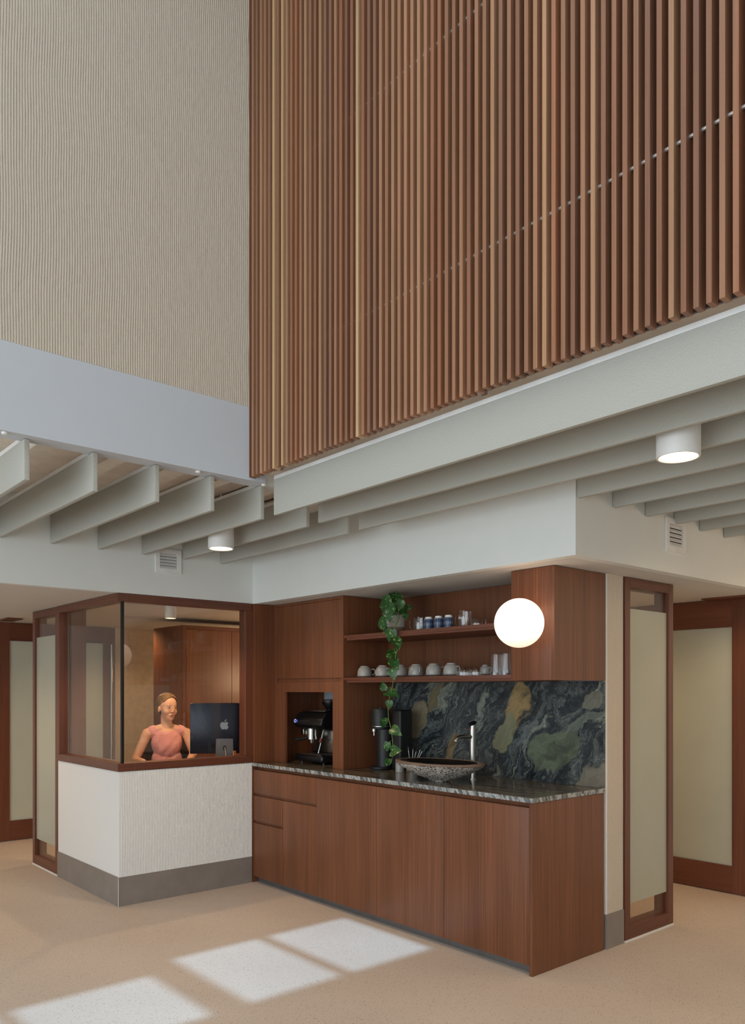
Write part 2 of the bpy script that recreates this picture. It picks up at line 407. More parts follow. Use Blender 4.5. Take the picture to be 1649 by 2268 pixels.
# ------------------------------------------------------------------ structure
struct(box('floor', XL-.4, 3.6, -4.1, 7.0, -.1, 0, M['floor']))
mb = MB()   # dropped ceiling over booth, hall, kitchen and rooms behind
mb.box(XL-.2, XR-.0605, -4, 6.9, ZS, ZS+.05); mb.box(XR-.06, XS-.0605, YC+.0605, 6.9, ZS, ZS+.05)
struct(mb.build('ceiling', M['ceil']))
struct(box('wall_left_fascia', XR-.06, XR, -4, YC, ZS, 2.9, M['white']))
struct(box('wall_kitchen_fascia', XR-.06, XS, YC, YC+.06, ZS-.002, 2.9, M['white']))
struct(box('wall_right_fascia', XS-.06, XS, YC+.06, 6.9, ZS-.002, 2.9, M['white']))
struct(box('ceiling_left', XR, XB-.111, -4, YC, 2.76, 2.82, M['board']))
mb = MB(); mb.box(XB-.025, 3.5, 2.40, 2.60, 2.70, 2.76); mb.box(XB-.025, 3.5, 2.602, 6.9, 2.70, 2.76)
struct(mb.build('ceiling_right', M['board']))
for i, (y, w, z) in enumerate(((1.30, .12, 2.74), (1.62, .09, 2.71), (1.96, .13, 2.73), (2.27, .08, 2.72), (2.6, .1, 2.73), (2.9, .1, 2.73))):
    struct(box('trim_%d' % (i+1), XR, XB-.111, y, y+w, z-.03, z+.015, M['board']))
# combed plaster
def ribbed(name, x, ya, yb, z0, z1, mat, pitch=.0118, amp=.0022, wob=.004, nz=40, seed=0, straight=False):
    b = bmesh.new(); n = int(round((yb-ya)/pitch))*6; rows = []
    for j in range(nz+1):
        z = z0+(z1-z0)*j/nz; row = []
        for i in range(n+1):
            y = ya+(yb-ya)*i/n
            w = wob*(noise.noise(Vector((y*.9, z*1.1, seed)))*2.2+noise.noise(Vector((y*2.5, z*3, seed+5)))*.7)
            ph = (y-ya+w)/pitch*2*PI
            a = amp*(abs(math.cos(ph/2))**.7)*(1+.25*noise.noise(Vector((y*40, z*25, seed))))
            row.append(b.verts.new((x+a, y, z)))
        rows.append(row)
    for j in range(nz):
        for i in range(n): b.faces.new((rows[j][i], rows[j][i+1], rows[j+1][i+1], rows[j+1][i]))
    back = [b.verts.new((x-.02, yy, zz)) for yy, zz in ((ya, z0), (yb, z0), (yb, z1), (ya, z1))]
    b.faces.new(back[::-1])
    b.faces.new([back[0], back[1]]+rows[0][::-1]); b.faces.new([back[3]]+rows[-1]+[back[2]])
    b.faces.new([back[0]]+[r[0] for r in rows]+[back[3]]); b.faces.new([back[1], back[2]]+[r[-1] for r in rows][::-1])
    bmesh.ops.recalc_face_normals(b, faces=b.faces[:])
    m = MB(); m.bm = b; return m.build(name, mat, smooth=False)
struct(ribbed('wall_upper_left', XB-.004, .6, YS+.05, 3.044, 6.2, M['plaster'], nz=110, wob=.011, amp=.0040))
struct(box('wall_upper', XB-.06, XB-.022, -4, 2.6, 3.04, 6.2, M['plaster']))
struct(box('wall_beam', XB-.11, XB, -4, 2.42, 2.645, 3.043, M['beam']))
struct(box('trim_8', XB-.11, XB-.03, 2.421, YC-.002, 2.645, 2.70, M['white']))
# upper wall behind the slats, then the double-height enclosure
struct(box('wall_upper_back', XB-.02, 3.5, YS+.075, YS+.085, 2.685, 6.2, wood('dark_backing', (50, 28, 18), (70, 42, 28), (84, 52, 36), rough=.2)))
struct(box('wall_back', XL-.2, 3.5, -4.1, -4.0, 0, 6.3, M['white']))
struct(box('wall_right', 3.5, 3.6, -4.1, 6.9, 0, 6.3, M['white']))
struct(box('wall_far', XS, 3.5, 5.95, 6.05, 0, 2.72, M['white']))
def pierced(x0, x1, y0, y1, z0, z1, holes):
    mb = MB(); xs = sorted({x0, x1} | {h[0] for h in holes} | {h[1] for h in holes}); ys = sorted({y0, y1} | {h[2] for h in holes} | {h[3] for h in holes})
    for a, b in zip(xs, xs[1:]):
        for c, d in zip(ys, ys[1:]):
            mx, my = (a+b)/2, (c+d)/2
            if not any(h[0] < mx < h[1] and h[2] < my < h[3] for h in holes): mb.box(a, b, c, d, z0, z1)
    return mb
ZR = 6.2
def sky(x0, x1, y0, y1): return (x0-SUN.x*ZR, x1-SUN.x*ZR, y0-SUN.y*ZR, y1-SUN.y*ZR)
holes = [sky(-4.06, -3.235, 2.02, 2.595), sky(-4.06, -3.235, 2.65, 3.27), sky(-3.9, -3.23, .3, 1.06), sky(-3.9, -3.23, 1.12, 1.83)]
struct(pierced(XB-.06, 3.5, -4, 2.5, ZR, ZR+.06, holes).build('ceiling_upper', M['white']))
# hall and room walls behind
struct(box('wall_hall', XL-.12, XL, 2.87, 3.02, 0, ZS, M['rough_pl']))
struct(box('wall_hall_end', XL-.12, XL, 3.50, 6.9, 0, ZS, M['rough_pl']))
struct(box('wall_hall_near', XL-.12, XL, -4, 2.22, 0, ZS, M['white']))
struct(box('wall_room_far', XL-.2, -3.2, 6.85, 6.95, 0, ZS, M['rough_pl']))
struct(box('wall_kitchen', -5.48, XE, YB+.02, 4.19, 0, ZS, M['plaster_w']))
struct(ribbed('wall_nib', XE, 4.03, 4.195, .2, ZS, M['plaster'], nz=30, amp=.002))
struct(box('baseboard_nib', XE-.01, XE+.008, 4.015, 4.197, 0, .2, M['metal_skirt']))
# booth low wall
struct(box('wall_booth_front', XR-.12, XR-.022, 2.262, 3.325, .2, .935, M['plaster_w']))
struct(ribbed('wall_booth_side', XR-.003, 2.27, 3.33, .203, .933, M['plaster_w'], nz=26, amp=.0034, wob=.004, seed=3))
struct(box('wall_booth_left', -6.478, XR-.002, 2.258, 2.35, .203, .933, M['plaster_w']))
struct(box('baseboard_booth_left', -6.478, XR-.001, 2.252, 2.264, 0, .203, M['metal_skirt']))
struct(box('baseboard_booth_side', XR-.012, XR, 2.264, 3.33, 0, .203, M['metal_skirt']))
struct(box('trim_9', XR-.001, XR+.002, 2.25, 2.253, 0, .203, M['fitting']))
# ------------------------------------------------------------------ booth glazing
g = thing('glazed_screen', 'brown timber framed corner glass screen above the white low wall of the reception booth', 'screen', (XR, 2.25, .935))
mb = MB(); mb.box(-6.478, XR-.0505, 2.245, 2.365, .935, .99, .0015); mb.build('sill', M['frame_x'], g)
mb = MB(); mb.box(XR-.116, XR+.006, 2.366, 3.33, .935, .99, .003); mb.box(XR-.05, XR+.006, 2.245, 2.3655, .935, .99, .0015); mb.build('sill', M['frame_y'], g)
box('head_rail', -6.478, XR, 2.25, 2.33, 2.118, ZS-.002, M['frame_x'], g)
box('head_rail', XR-.08, XR+.001, 2.331, 3.33, 2.118, ZS-.002, M['frame_y'], g)
box('stile', XR-.09, XR, 3.275, 3.333, .991, 2.117, M['frame_z'], g)
box('stile', -6.478, -6.432, 2.25, 2.33, .991, 2.117, M['frame_z'], g)
box('pane', -6.431, XR-.012, 2.284, 2.294, .991, 2.117, M['glass'], g)
box('pane', XR-.030, XR-.020, 2.296, 3.274, .991, 2.117, M['glass'], g)
box('glass_joint', XR-.034, XR-.012, 2.28, 2.298, .991, 2.117, M['silicone'], g)['label'] = 'black silicone corner joint'
struct(box('trim_10', XR-.21, XR-.085, 2.34, 3.32, 2.160, ZS-.001, M['matteblack']))  # black strip stands in for the shade of the blind recess
struct(box('wall_booth_jamb', -5.48, XR-.001, 3.335, YB+.02, 0, ZS, M['veneer']))
struct(box('wall_booth_return', -6.478, -6.44, 2.352, 2.47, 0, ZS, M['frame_z']))
# sidelights: frame rails, stiles, clear glass with a frosted film band
def sidelight(name, label, axis, a0, a1, c, d, frost, group):
    """a runs along the opening; c = outer face; d = frame depth (signed)"""
    def bx(nm, p0, p1, q0, q1, z0, z1, mat, par):
        q0, q1 = min(q0, q1), max(q0, q1)
        return box(nm, p0, p1, q0, q1, z0, z1, mat, par) if axis == 'x' else box(nm, q0, q1, p0, p1, z0, z1, mat, par)
    t = thing(name, label, 'window', (a0, c, 0) if axis == 'x' else (c, a0, 0), group)
    up, rl = M['frame_z'], M['frame_'+axis]
    bx('stile', a0, a0+.055, c, c+d, .012, ZS-.003, up, t); bx('stile', a1-.055, a1, c, c+d, .012, ZS-.003, up, t)
    bx('rail', a0+.056, a1-.056, c, c+d, ZS-.06, ZS-.003, rl, t); bx('rail', a0+.056, a1-.056, c, c+d, .012, .085, rl, t)
    bx('threshold', a0, a1, c-d*.05, c+d, 0, .0115, M['fitting'], t)
    bx('pane', a0+.056, a1-.056, c+d*.20, c+d*.20+(.008 if d > 0 else -.008), .086, ZS-.061, M['glass'], t)
    bx('frosted_film', a0+.057, a1-.057, c+d*.15, c+d*.15+(.003 if d > 0 else -.003), frost[0], frost[1], M['frost'], t)
    return t
sidelight('sidelight', 'narrow frosted glass side window in brown frame left of the reception booth', 'x', -7.09, -6.482, 2.255, .10, (.225, 1.95), None)
sidelight('sidelight', 'tall narrow frosted glass side window in brown frame right of the marble kitchen', 'y', 4.205, 4.765, XE+.01, -.10, (.218, 1.99), None)
# doors with frosted panels
def door(name, label, axis, a0, a1, c, d, st0, st1, zr0, zr1, handle=None):
    def bx(nm, p0, p1, q0, q1, z0, z1, mat, par):
        q0, q1 = min(q0, q1), max(q0, q1)
        return box(nm, p0, p1, q0, q1, z0, z1, mat, par) if axis == 'x' else box(nm, q0, q1, p0, p1, z0, z1, mat, par)
    t = thing(name, label, 'door', (a0, c, 0) if axis == 'x' else (c, a0, 0)); t['kind'] = 'structure'
    up, rl = M['frame_z'], M['frame_'+axis]
    bx('stile', a0, a0+st0, c, c+d, .006, ZS-.004, up, t); bx('stile', a1-st1, a1, c, c+d, .006, ZS-.004, up, t)
    bx('rail', a0+st0+.001, a1-st1-.001, c, c+d, zr1, ZS-.004, rl, t); bx('rail', a0+st0+.001, a1-st1-.001, c, c+d, .006, zr0, rl, t)
    bx('frosted_pane', a0+st0+.001, a1-st1-.001, c+d*.35, c+d*.35+(.01 if d > 0 else -.01), zr0+.001, zr1-.001, M['frost'], t)
    if handle is not None:
        h = MB(); px = (c+.05 if axis == 'y' else handle); py = handle if axis == 'y' else c-.05
        h.cyl((px, py, .76), (px, py, 1.99), .012)
        for z in (.9, 1.85): h.cyl((px, py, z), (px-.05, py, z) if axis == 'y' else (px, py+.05, z), .008)
        h.build('bar_handle', M['steel'], t, True)
    return t
door('door_1', 'brown framed frosted glass door at the left edge of the photo', 'y', 2.225, 2.868, XL, -.06, .195, .10, .2, 1.99)
door('door_2', 'frosted glass door with tall bar handle seen through the booth glazing', 'y', 3.022, 3.498, XL, -.06, .10, .125, .2, 2.0, 3.44)
door('door_3', 'brown framed frosted glass door at the right edge of the photo', 'x', -3.55, -2.47, 5.8, .06, .12, .20, .203, 1.965)
struct(box('wall_right_room', -8.2, -3.552, 5.8, 5.86, 0, ZS, M['rough_pl']))
struct(box('wall_right_end', -2.468, XS, 5.8, 5.9, 0, ZS, M['white']))
# dark door closers on the ceiling
for px, py, lab in ((22, 1371, 'dark recessed ceiling plate above the left frosted door'), (1610, 1323, 'dark recessed ceiling plate above the right frosted door')):
    p = at(px, py, Z=ZS)
    o = box('ceiling_plate', p.x-.16, p.x+.16, p.y-.07, p.y+.07, ZS-.012, ZS-.001, M['frame_z']); tag(o, lab, 'ceiling plate')
# ------------------------------------------------------------------ slatted screen
scr = thing('slatted_screen', 'tall screen of vertical brown timber slats hanging over the kitchen', 'slatted screen', (-2.0, YS, ZB))
px0 = -3.716; i = 0
x = px0
while x < -.86:
    w = .0182; dpt = .042; zb = ZB+random.uniform(-.0025, .0025)
    MB().box(x, x+w, YS, YS+dpt, zb, 6.15, .0012).build('slat', M['slat'], scr)
    x += .0402; i += 1
for z in (3.206, 4.164):
    MB().cyl((XB+.003, YS+.024, z), (-.8, YS+.023, z), .0062).build('hanging_rod', plain('galvanised_rod', (190, 186, 180), .3, .6), scr, True)
# ------------------------------------------------------------------ acoustic baffles
ordn = ['first', 'second', 'third', 'fourth', 'fifth', 'sixth', 'seventh', 'eighth', 'ninth', 'tenth']
YL = [1.156, 1.471, 1.79, 2.105, 2.42, 2.735, 3.045]
def baffle(x0, x1, y, zt, label, group, x_end=None):
    t = thing('acoustic_baffle', label, 'ceiling baffle', (x0, y, 2.457), group)
    box('felt_panel', x0, x1, y, y+.024, 2.457, zt, M['felt'], t, .0015)
    box('rail', x0, x_end or x1, y+.001, y+.024, zt+.0005, zt+.020, M['fitting'], t)
    return t
for k, y in enumerate(YL):
    baffle(XR+.003, -3.752, y, 2.643, '%s felt baffle from the left in the row ending at the blue-grey beam' % ordn[k], 'felt baffles on the left', -3.814)
YR = [2.425, 2.728, 3.03, 3.345, 3.665, 3.985, 4.295, 4.60, 4.91, 5.22]
for k, y in enumerate(YR):
    x0 = -3.628 if k < 3 else XS+.003
    lab = '%s felt baffle back from the slatted screen, %s' % (ordn[k], 'in front of the white fascia' if k < 3 else 'abutting the right fascia')
    baffle(x0, .9, y, 2.652, lab, 'felt baffles on the right')
# ------------------------------------------------------------------ lamps
def downlight(name, label, c, r, zb, zt, power, group=None):
    t = thing(name, label, 'downlight', (c[0], c[1], zb), group)
    mb = MB(); mb.lathe([(r*.86, zb+.004), (r*.9, zb), (r*.985, zb), (r, zb+.004), (r, zt), (0, zt), (0, zt-.01), (r*.86, zt-.012), (r*.86, zb+.004)], (c[0], c[1], 0), 48)
    mb.build('housing', M['fitting'], t, True)
    MB().lathe([(0, zb+.012), (r*.85, zb+.012), (r*.85, zb+.02), (0, zb+.02)], (c[0], c[1], 0), 32).build('diffuser', M['lamp'], t, True)
    if zt > 2.2 and zt < 2.6: MB().cyl((c[0], c[1], zt), (c[0], c[1], 2.7595), .008).build('hanging_rod', M['fitting'], t, True)
    l = light('SPOT', 'downlight_beam', (0, 0, -.012), power, WARM, spot=math.radians(140), radius=r*.7); l.parent = t
    return t
pR = at(1505, 1015, Z=2.398); pL = at(490, 1216, Z=2.402)
downlight('downlight', 'large white cylinder downlight between the felt baffles at right', (pR.x, 2.893), .0815, 2.398, 2.699, 26, 'white cylinder downlights')
downlight('downlight', 'white cylinder downlight between the felt baffles above the booth', (pL.x, 2.577), .0815, 2.402, 2.56, 26, 'white cylinder downlights')
downlight('downlight', 'small white cylinder downlight on the ceiling inside the glass booth', (-5.86, 2.93), .044, 2.075, ZS-.001, 30)
for nm, (x, y), pw in (('downlight_hall', (-7.0, 1.0), 50), ('downlight_room', (-7.4, 3.3), 26), ('downlight_corridor', (-2.45, 5.3), 10), ('downlight_room_b', (-3.7, 5.0), 16), ('downlight_right', (-1.6, 4.15), 8), ('downlight_right_b', (-1.6, 5.3), 9)):
    # further downlights of the same rows, out of frame
    z = 2.16 if y < 4 or x < XS else 2.5
    light('SPOT', nm, (x, y, z), pw, WARM, spot=math.radians(150), radius=.06)
for loc, pw in (((-7.8, 4.9, 1.7), 9), ((-5.75, 4.6, 1.6), 22), ((-.7, 5.0, 2.1), 11), ((-6.9, 6.2, 1.9), 12)):   # unseen warm fills added to brighten the rooms behind and right fascia
    light('POINT', 'room_fill', loc, pw, WARM, radius=.08)
gc = at(1149, 1380, Y=3.375)
t = thing('globe_wall_lamp', 'glowing white opal globe wall lamp on the right-hand wall cabinet', 'wall lamp', (gc.x, YH, gc.z))
prof = [(.1325*math.sin(PI*k/32), -.1325*math.cos(PI*k/32)) for k in range(33)]
MB().lathe(prof, gc, 48).build('globe', M['globe'], t, True)
MB().cyl((gc.x, 3.498, gc.z), (gc.x, YH-.0005, gc.z), .045, seg=32).build('mount', M['steel'], t, True)
# vents
def vent(label, X, y0, y1, z0, z1, f=.03):
    t = thing('ventilation_grille', label, 'vent', (X, (y0+y1)/2, z0), 'white ventilation grilles')
    mb = MB(); mb.box(X+.0005, X+.012, y0, y0+f, z0, z1); mb.box(X+.0005, X+.012, y1-f, y1, z0, z1); mb.box(X+.0005, X+.012, y0+f, y1-f, z0, z0+f); mb.box(X+.0005, X+.012, y0+f, y1-f, z1-f, z1)
    mb.build('frame', M['fitting'], t)
    box('backing', X+.0003, X+.001, y0+f, y1-f, z0+f, z1-f, M['darkgap'], t)
    n = 5; h = (z1-z0-2*f)/n; mb = MB()
    for k in range(n):
        z = z0+f+k*h; mb.prism([(X+.011, z+.001), (X+.012, z+.003), (X+.0022, z+h*.95), (X+.001, z+h*.93)], y0+f, y1-f)
    mb.build('louvres', M['fitting'], t); return t
vent('white louvred air vent on the left fascia above the booth', XR, 2.522, 2.722, 2.342, 2.515, .032)
vent('white louvred air vent on the warm right-hand fascia', XS, 4.20, 4.42, 2.295, 2.485, .032)
for px, py, lab in ((428, 1048, 'small white round sprinkler cap in the middle of the beam underside'), (569, 1078, 'small white round sprinkler cap at the right end of the beam underside'), (2, 964, 'small white round sprinkler cap at the left end of the beam underside')):
    p = at(px, py, Z=2.645)
    tag(MB().lathe([(0, 2.633), (.012, 2.635), (.014, 2.640), (.014, 2.6449), (0, 2.6449)], (-3.725, p.y, 0), 20).build('sprinkler_cap', M['fitting'], smooth=True), lab, 'sprinkler')
for px, py, lab in ((640, 1042, 'small silver track bracket under the left end of the slatted screen'), (1088, 877, 'small silver track bracket under the middle of the slatted screen')):
    p = at(px, py, Z=2.69)
    tag(box('track_bracket', p.x-.012, p.x+.012, YS+.02, 2.42, 2.684, 2.699, M['steel']), lab, 'bracket')
# ------------------------------------------------------------------ kitchen base units
FR = YC          # front face
def front(name, x0, x1, z0, z1, par, t=.019): return box(name, x0+.0015, x1-.0015, FR, FR+t, z0, z1, M['veneer'], par, .0008)
u = thing('drawer_unit', 'brown veneer base unit with stacked drawers at the left end of the kitchen run', 'base cabinet', (-4.87, 3.66, 0))
box('carcass', XR+.002, -4.458, FR+.021, YB-.003, .052, .874, M['veneer'], u)
front('drawer', XR+.003, -4.456, .70, .881, u); front('drawer', XR+.003, -4.876, .488, .678, u)
front('drawer', XR+.003, -4.876, .052, .466, u); front('door', -4.874, -4.456, .052, .678, u)
box('plinth', XR+.002, -4.458, FR+.05, FR+.065, 0, .0515, M['plinth'], u)
u = thing('base_cabinet', 'wide middle base unit with two plain brown veneer doors under the basin', 'base cabinet', (-3.84, 3.66, 0))
box('carcass', -4.456, -3.225, FR+.021, YB-.003, .052, .874, M['veneer'], u)
front('door', -4.456, -3.82, .052, .881, u); front('door', -3.82, -3.223, .052, .881, u)
box('plinth', -4.456, -3.225, FR+.05, FR+.065, 0, .0515, M['plinth'], u)
u = thing('base_cabinet', 'right-hand base unit with one brown veneer door and a full-height end panel', 'base cabinet', (-2.9, 3.66, 0))
box('carcass', -3.223, -2.602, FR+.021, YB-.003, .052, .874, M['veneer'], u)
front('door', -3.223, -2.601, .052, .881, u)
box('end_panel', -2.60, XE, FR-.001, YB-.003, .001, .908, M['veneer'], u)
box('plinth', -3.223, -2.602, FR+.05, FR+.065, 0, .0515, M['plinth'], u)
o = box('shadow_rail', XR+.003, -2.602, FR+.045, FR+.06, .8745, .909, M['veneer'])
tag(o, 'recessed brown finger-pull rail running under the marble worktop', 'rail')
# worktop: polished top with chiselled edge
t = thing('worktop', 'dark veined marble worktop with a rough chiselled edge on the kitchen units', 'worktop', (-3.93, 3.66, .91))
b = bmesh.new(); P = []
def jag(s): return .005*noise.noise(Vector((s*14, 3.1, 0)))+.003*noise.noise(Vector((s*45, 7, 0)))
outer = [(x, FR-.012+jag(x)) for x in [XR+.003+(2.715)*k/90 for k in range(91)]]
outer[-1] = (XE+.004, FR-.012)
outer += [(XE+.006+jag(y+9), y) for y in [FR-.008+(YB-FR+.005)*k/24 for k in range(1, 25)]]
top = [(px-(0.004 if i > 90 else 0), py+(.004 if i <= 90 else 0)) for i, (px, py) in enumerate(outer)]
lo = [b.verts.new((p[0], p[1], .9095)) for p in outer]; hi = [b.verts.new((p[0], p[1], .934)) for p in top]
bl, bh = b.verts.new((XR+.003, YB-.003, .9095)), b.verts.new((XR+.003, YB-.003, .934))
b.faces.new(lo+[bl]); ft = b.faces.new(hi+[bh])
for i in range(len(lo)-1):
    mid = None; b.faces.new((lo[i], lo[i+1], hi[i+1], hi[i]))
b.faces.new((lo[-1], bl, bh, hi[-1])); b.faces.new((bl, lo[0], hi[0], bh))
bmesh.ops.recalc_face_normals(b, faces=b.faces[:])
b.faces.ensure_lookup_table()
for f in b.faces: f.material_index = 0 if abs(f.normal.z) > .9 else 1
m_ = MB(); m_.bm = b; m_.build('slab', [M['worktop'], M['edge']], t)
WT = .9345
o = MB().box(-4.408, XE-.004, YB-.001, YB+.019, WT, 1.553).build('splashback', M['marble'], origin=(-4.408, YB, WT))
tag(o, 'green, grey and gold swirled marble splashback slab behind the basin', 'splashback')
# ------------------------------------------------------------------ wall cabinets
u = thing('tall_cabinet', 'brown veneer wall cabinet standing on the worktop with a niche for the coffee machine', 'cabinet', (-4.8, 3.75, WT))
box('left_panel', XR+.001, XR+.02, YC+.004, YB-.002, WT+.0005, ZS-.003, M['veneer'], u)
box('top_panel', XR+.021, -4.407, YH, YB-.002, ZS-.022, ZS-.003, M['veneer'], u)
box('cabinet_door', -5.226, -4.409, YH+.001, YH+.02, 1.588, ZS-.024, M['veneer'], u, .0008)
box('right_panel', -4.4065, -4.388, YH-.002, YB-.002, WT+.0005, ZS-.003, M['veneer'], u)
mb = MB(); mb.box(XR+.021, -5.227, YH+.002, YH+.02, WT+.0005, ZS-.023); mb.build('filler', M['veneer'], u)
mb = MB(); mb.box(-5.226, -5.114, YH, YH+.02, WT+.0005, 1.562); mb.box(-4.513, -4.4075, YH, YH+.02, WT+.0005, 1.562); mb.box(-5.114, -4.513, YH, YH+.02, 1.485, 1.562)
mb.build('niche_frame', M['veneer'], u)
box('recess_strip', -5.226, -4.4075, YH+.015, YH+.03, 1.563, 1.587, M['veneer'], u)
box('shelf', XR+.021, -4.4075, YH+.031, YB-.002, 1.5625, 1.58, M['veneer'], u)
mb = MB(); mb.box(XR+.021, -4.4075, YB-.03, YB-.0025, WT+.0005, 1.562); mb.build('back_panel', M['veneer'], u)
tag(box('splash_sheet', -5.19, -4.86, YB-.035, YB-.0305, 1.40, 1.56, M['paper']), 'pale grey sheet on the back of the coffee machine niche', 'panel')
u = thing('open_shelf_unit', 'open brown veneer shelf unit with two long shelves of cups and glasses', 'shelf', (-3.6, 3.75, 1.55))
box('back_panel', -4.387, -2.876, 3.955, YB-.002, 1.553, ZS-.003, M['veneer'], u)
for z0, z1 in ((1.553, 1.588), (1.852, 1.888)):
    s_ = box('shelf', -4.387, -2.876, YH+.001, 3.954, z0+.014, z1, M['frame_x'], u, .0008)
    box('lip', -4.36, -2.876, YH+.006, 3.953, z0, z0+.0135, M['frame_x'], s_)
SH1, SH2 = 1.5885, 1.8885
u = thing('wall_cabinet', 'closed brown veneer wall cabinet at the right end above the marble', 'cabinet', (-2.73, 3.75, 1.553))
box('carcass', -2.872, XE-.02, YH+.021, YB-.002, 1.556, ZS-.004, M['veneer'], u)
box('cabinet_door', -2.874, XE-.0195, YH, YH+.02, 1.554, ZS-.003, M['veneer'], u, .0008)
box('side_panel', XE-.019, XE, YH, YB+.012, 1.554, ZS-.003, M['veneer'], u)
#__PART2__
# ------------------------------------------------------------------ crockery on the lower shelf
def rot_img(a):   # angle measured from the photo's right-hand direction, in the floor plane
    return PI/2 - YAW + a
def make_cup():
    t = thing('coffee_cup', 'x', 'cup', (0, 0, 0), 'upturned cups on the lower shelf'); t['_w'] = (0, 0, 0)
    MB().lathe([(.047, .0), (.050, 0), (.0515, .012), (.051, .03), (.046, .05), (.036, .064), (.029, .068), (.028, .074), (.024, .074), (.0235, .070), (0, .069), (0, .064), (.034, .058), (.043, .046), (.048, .03), (.0485, .012), (.047, 0)], (0, 0, 0), 48).build('bowl', M['ceramic'], t, True)
    pts = [(.046, 0, .050), (.060, 0, .053), (.072, 0, .049), (.077, 0, .036), (.074, 0, .022), (.064, 0, .014), (.050, 0, .012)]
    MB().tube(pts, .0042, 8).build('handle', M['ceramic'], t, True); return t
def make_saucer():
    o = MB().lathe([(0, .0), (.034, 0), (.036, .003), (.062, .008), (.065, .0105), (.063, .0115), (.036, .0065), (0, .006)], (0, 0, 0), 48).build('saucer', M['ceramic'], smooth=True, origin=(0, 0, 0))
    tag(o, 'x', 'saucer', 'white saucers on the lower shelf'); return o
cup0, sau0 = make_cup(), make_saucer()
cups = [(807, 3.66, 0, 'leftmost on the shelf'), (847, 3.66, -.9, 'left of the hanging vine'), (886, 3.66, 0, 'right of the hanging vine'),
        (921, 3.66, -1.3, 'fourth from the left'), (960, 3.66, 0, 'below the blue cups'), (999, 3.66, -.9, 'behind the left glass cups')]
for i, (px, y, a, w_) in enumerate(cups):
    p = at(px, 1490, Y=y)
    for first, f0, lab, dz in ((i == 0, sau0, 'white saucer under the cup '+w_, 0), (i == 0, cup0, 'upturned white cup on the lower shelf, '+w_, .0092)):
        if first: f0.location = (p.x, p.y, SH1+dz); f0.rotation_euler = (0, 0, rot_img(a)); f0['label'] = lab
        else: dup(f0, (p.x, p.y, SH1+dz), rot_img(a), lab)
p = at(1074, 1485, Y=3.72)
dup(sau0, (p.x, p.y, SH1), 0, 'white saucer under the small espresso cup beside the tall glasses')
t = thing('espresso_cup', 'small white upturned espresso cup on the lower shelf beside the tall glasses', 'cup', (0, 0, 0)); t['_w'] = (0, 0, 0)
MB().lathe([(.030, 0), (.032, 0), (.0335, .02), (.031, .038), (.022, .050), (.017, .053), (.017, .058), (.014, .058), (0, .056), (0, .048), (.028, .036), (.031, .02), (.030, 0)], (0, 0, 0), 40).build('bowl', M['ceramic'], t, True)
MB().tube([(.030, 0, .040), (.044, 0, .041), (.050, 0, .028), (.044, 0, .014), (.032, 0, .010)], .0035, 8).build('handle', M['ceramic'], t, True)
t.location = (p.x, p.y, SH1+.0092); t.rotation_euler = (0, 0, rot_img(-.8))
# clear glassware
def glass_obj(name, prof, label, cat, px, y, z, group=None, handle=None, ha=0, tz=1490):
    t = thing(name, label, cat, (0, 0, 0), group); t['_w'] = (0, 0, 0)
    MB().lathe(prof, (0, 0, 0), 40).build('glass_body', M['tumbler'], t, True)
    if handle: MB().tube(handle, .0032, 8).build('handle', M['tumbler'], t, True)
    p = at(px, tz, Y=y); t.location = (p.x, p.y, z); t.rotation_euler = (0, 0, rot_img(ha)); return t
def upturned(rb, rt, h, w=.0025): return [(rb-w, 0), (rb, 0), (rt, h-.008), (rt-.005, h), (0, h), (0, h-.008), (rt-w-.002, h-.01), (rb-w, 0)]
for px, y, w_ in ((1097, 3.64, 'left one of the pair'), (1119, 3.62, 'right one, against the end cabinet'), (1110, 3.72, 'standing behind the front pair')):
    glass_obj('tall_glass', upturned(.035, .029, .135), 'tall clear tumbler upside down on the lower shelf, '+w_, 'glass', px, y, SH1, 'tall upturned tumblers')
hd = [(.036, 0, .046), (.052, 0, .045), (.058, 0, .030), (.052, 0, .014), (.038, 0, .010)]
dome = [(.036, 0), (.0385, 0), (.040, .018), (.038, .036), (.028, .052), (.018, .057), (0, .058), (0, .053), (.026, .048), (.035, .035), (.037, .018), (.036, 0)]
for px, y, w_, ha in ((1024, 3.60, 'left of three', .2), (1052, 3.62, 'right one with its handle to the right', 0), (1037, 3.70, 'middle one standing behind', 1.2)):
    glass_obj('glass_cup', dome, 'small upturned glass cup on the lower shelf, '+w_, 'glass', px, y, SH1, 'small upturned glass cups', hd, ha)
# upper shelf glassware
mug = [(0, 0), (.034, 0), (.043, .008), (.045, .03), (.043, .075), (.041, .095), (.0385, .095), (.041, .074), (.0425, .03), (.040, .012), (0, .006)]
mh = [(.042, 0, .078), (.060, 0, .078), (.067, 0, .066), (.067, 0, .034), (.060, 0, .022), (.044, 0, .022)]
glass_obj('glass_mug', mug, 'clear glass mug with its handle to the left beside the blue cups', 'glass', 929, 3.68, SH2, 'clear glass mugs', mh, PI, 1380)
t = glass_obj('glass_mug', [(0, 0), (.030, 0), (.041, .010), (.044, .035), (.043, .08), (.040, .105), (.0375, .105), (.0405, .08), (.0415, .035), (.038, .013), (0, .006)],
          'clear glass mug with white lettering on the upper shelf beside the globe lamp', 'glass', 1029, 3.66, SH2, 'clear glass mugs', mh, PI*.8, 1380)
tc = bpy.data.curves.new('lettering', 'FONT'); tc.body = 'aloo'; tc.size = .026; tc.extrude = .0003; tc.align_x = 'CENTER'
to = bpy.data.objects.new('lettering', tc); C.objects.link(to)
dg = bpy.context.evaluated_depsgraph_get(); me = bpy.data.meshes.new_from_object(to.evaluated_get(dg)); bpy.data.objects.remove(to)
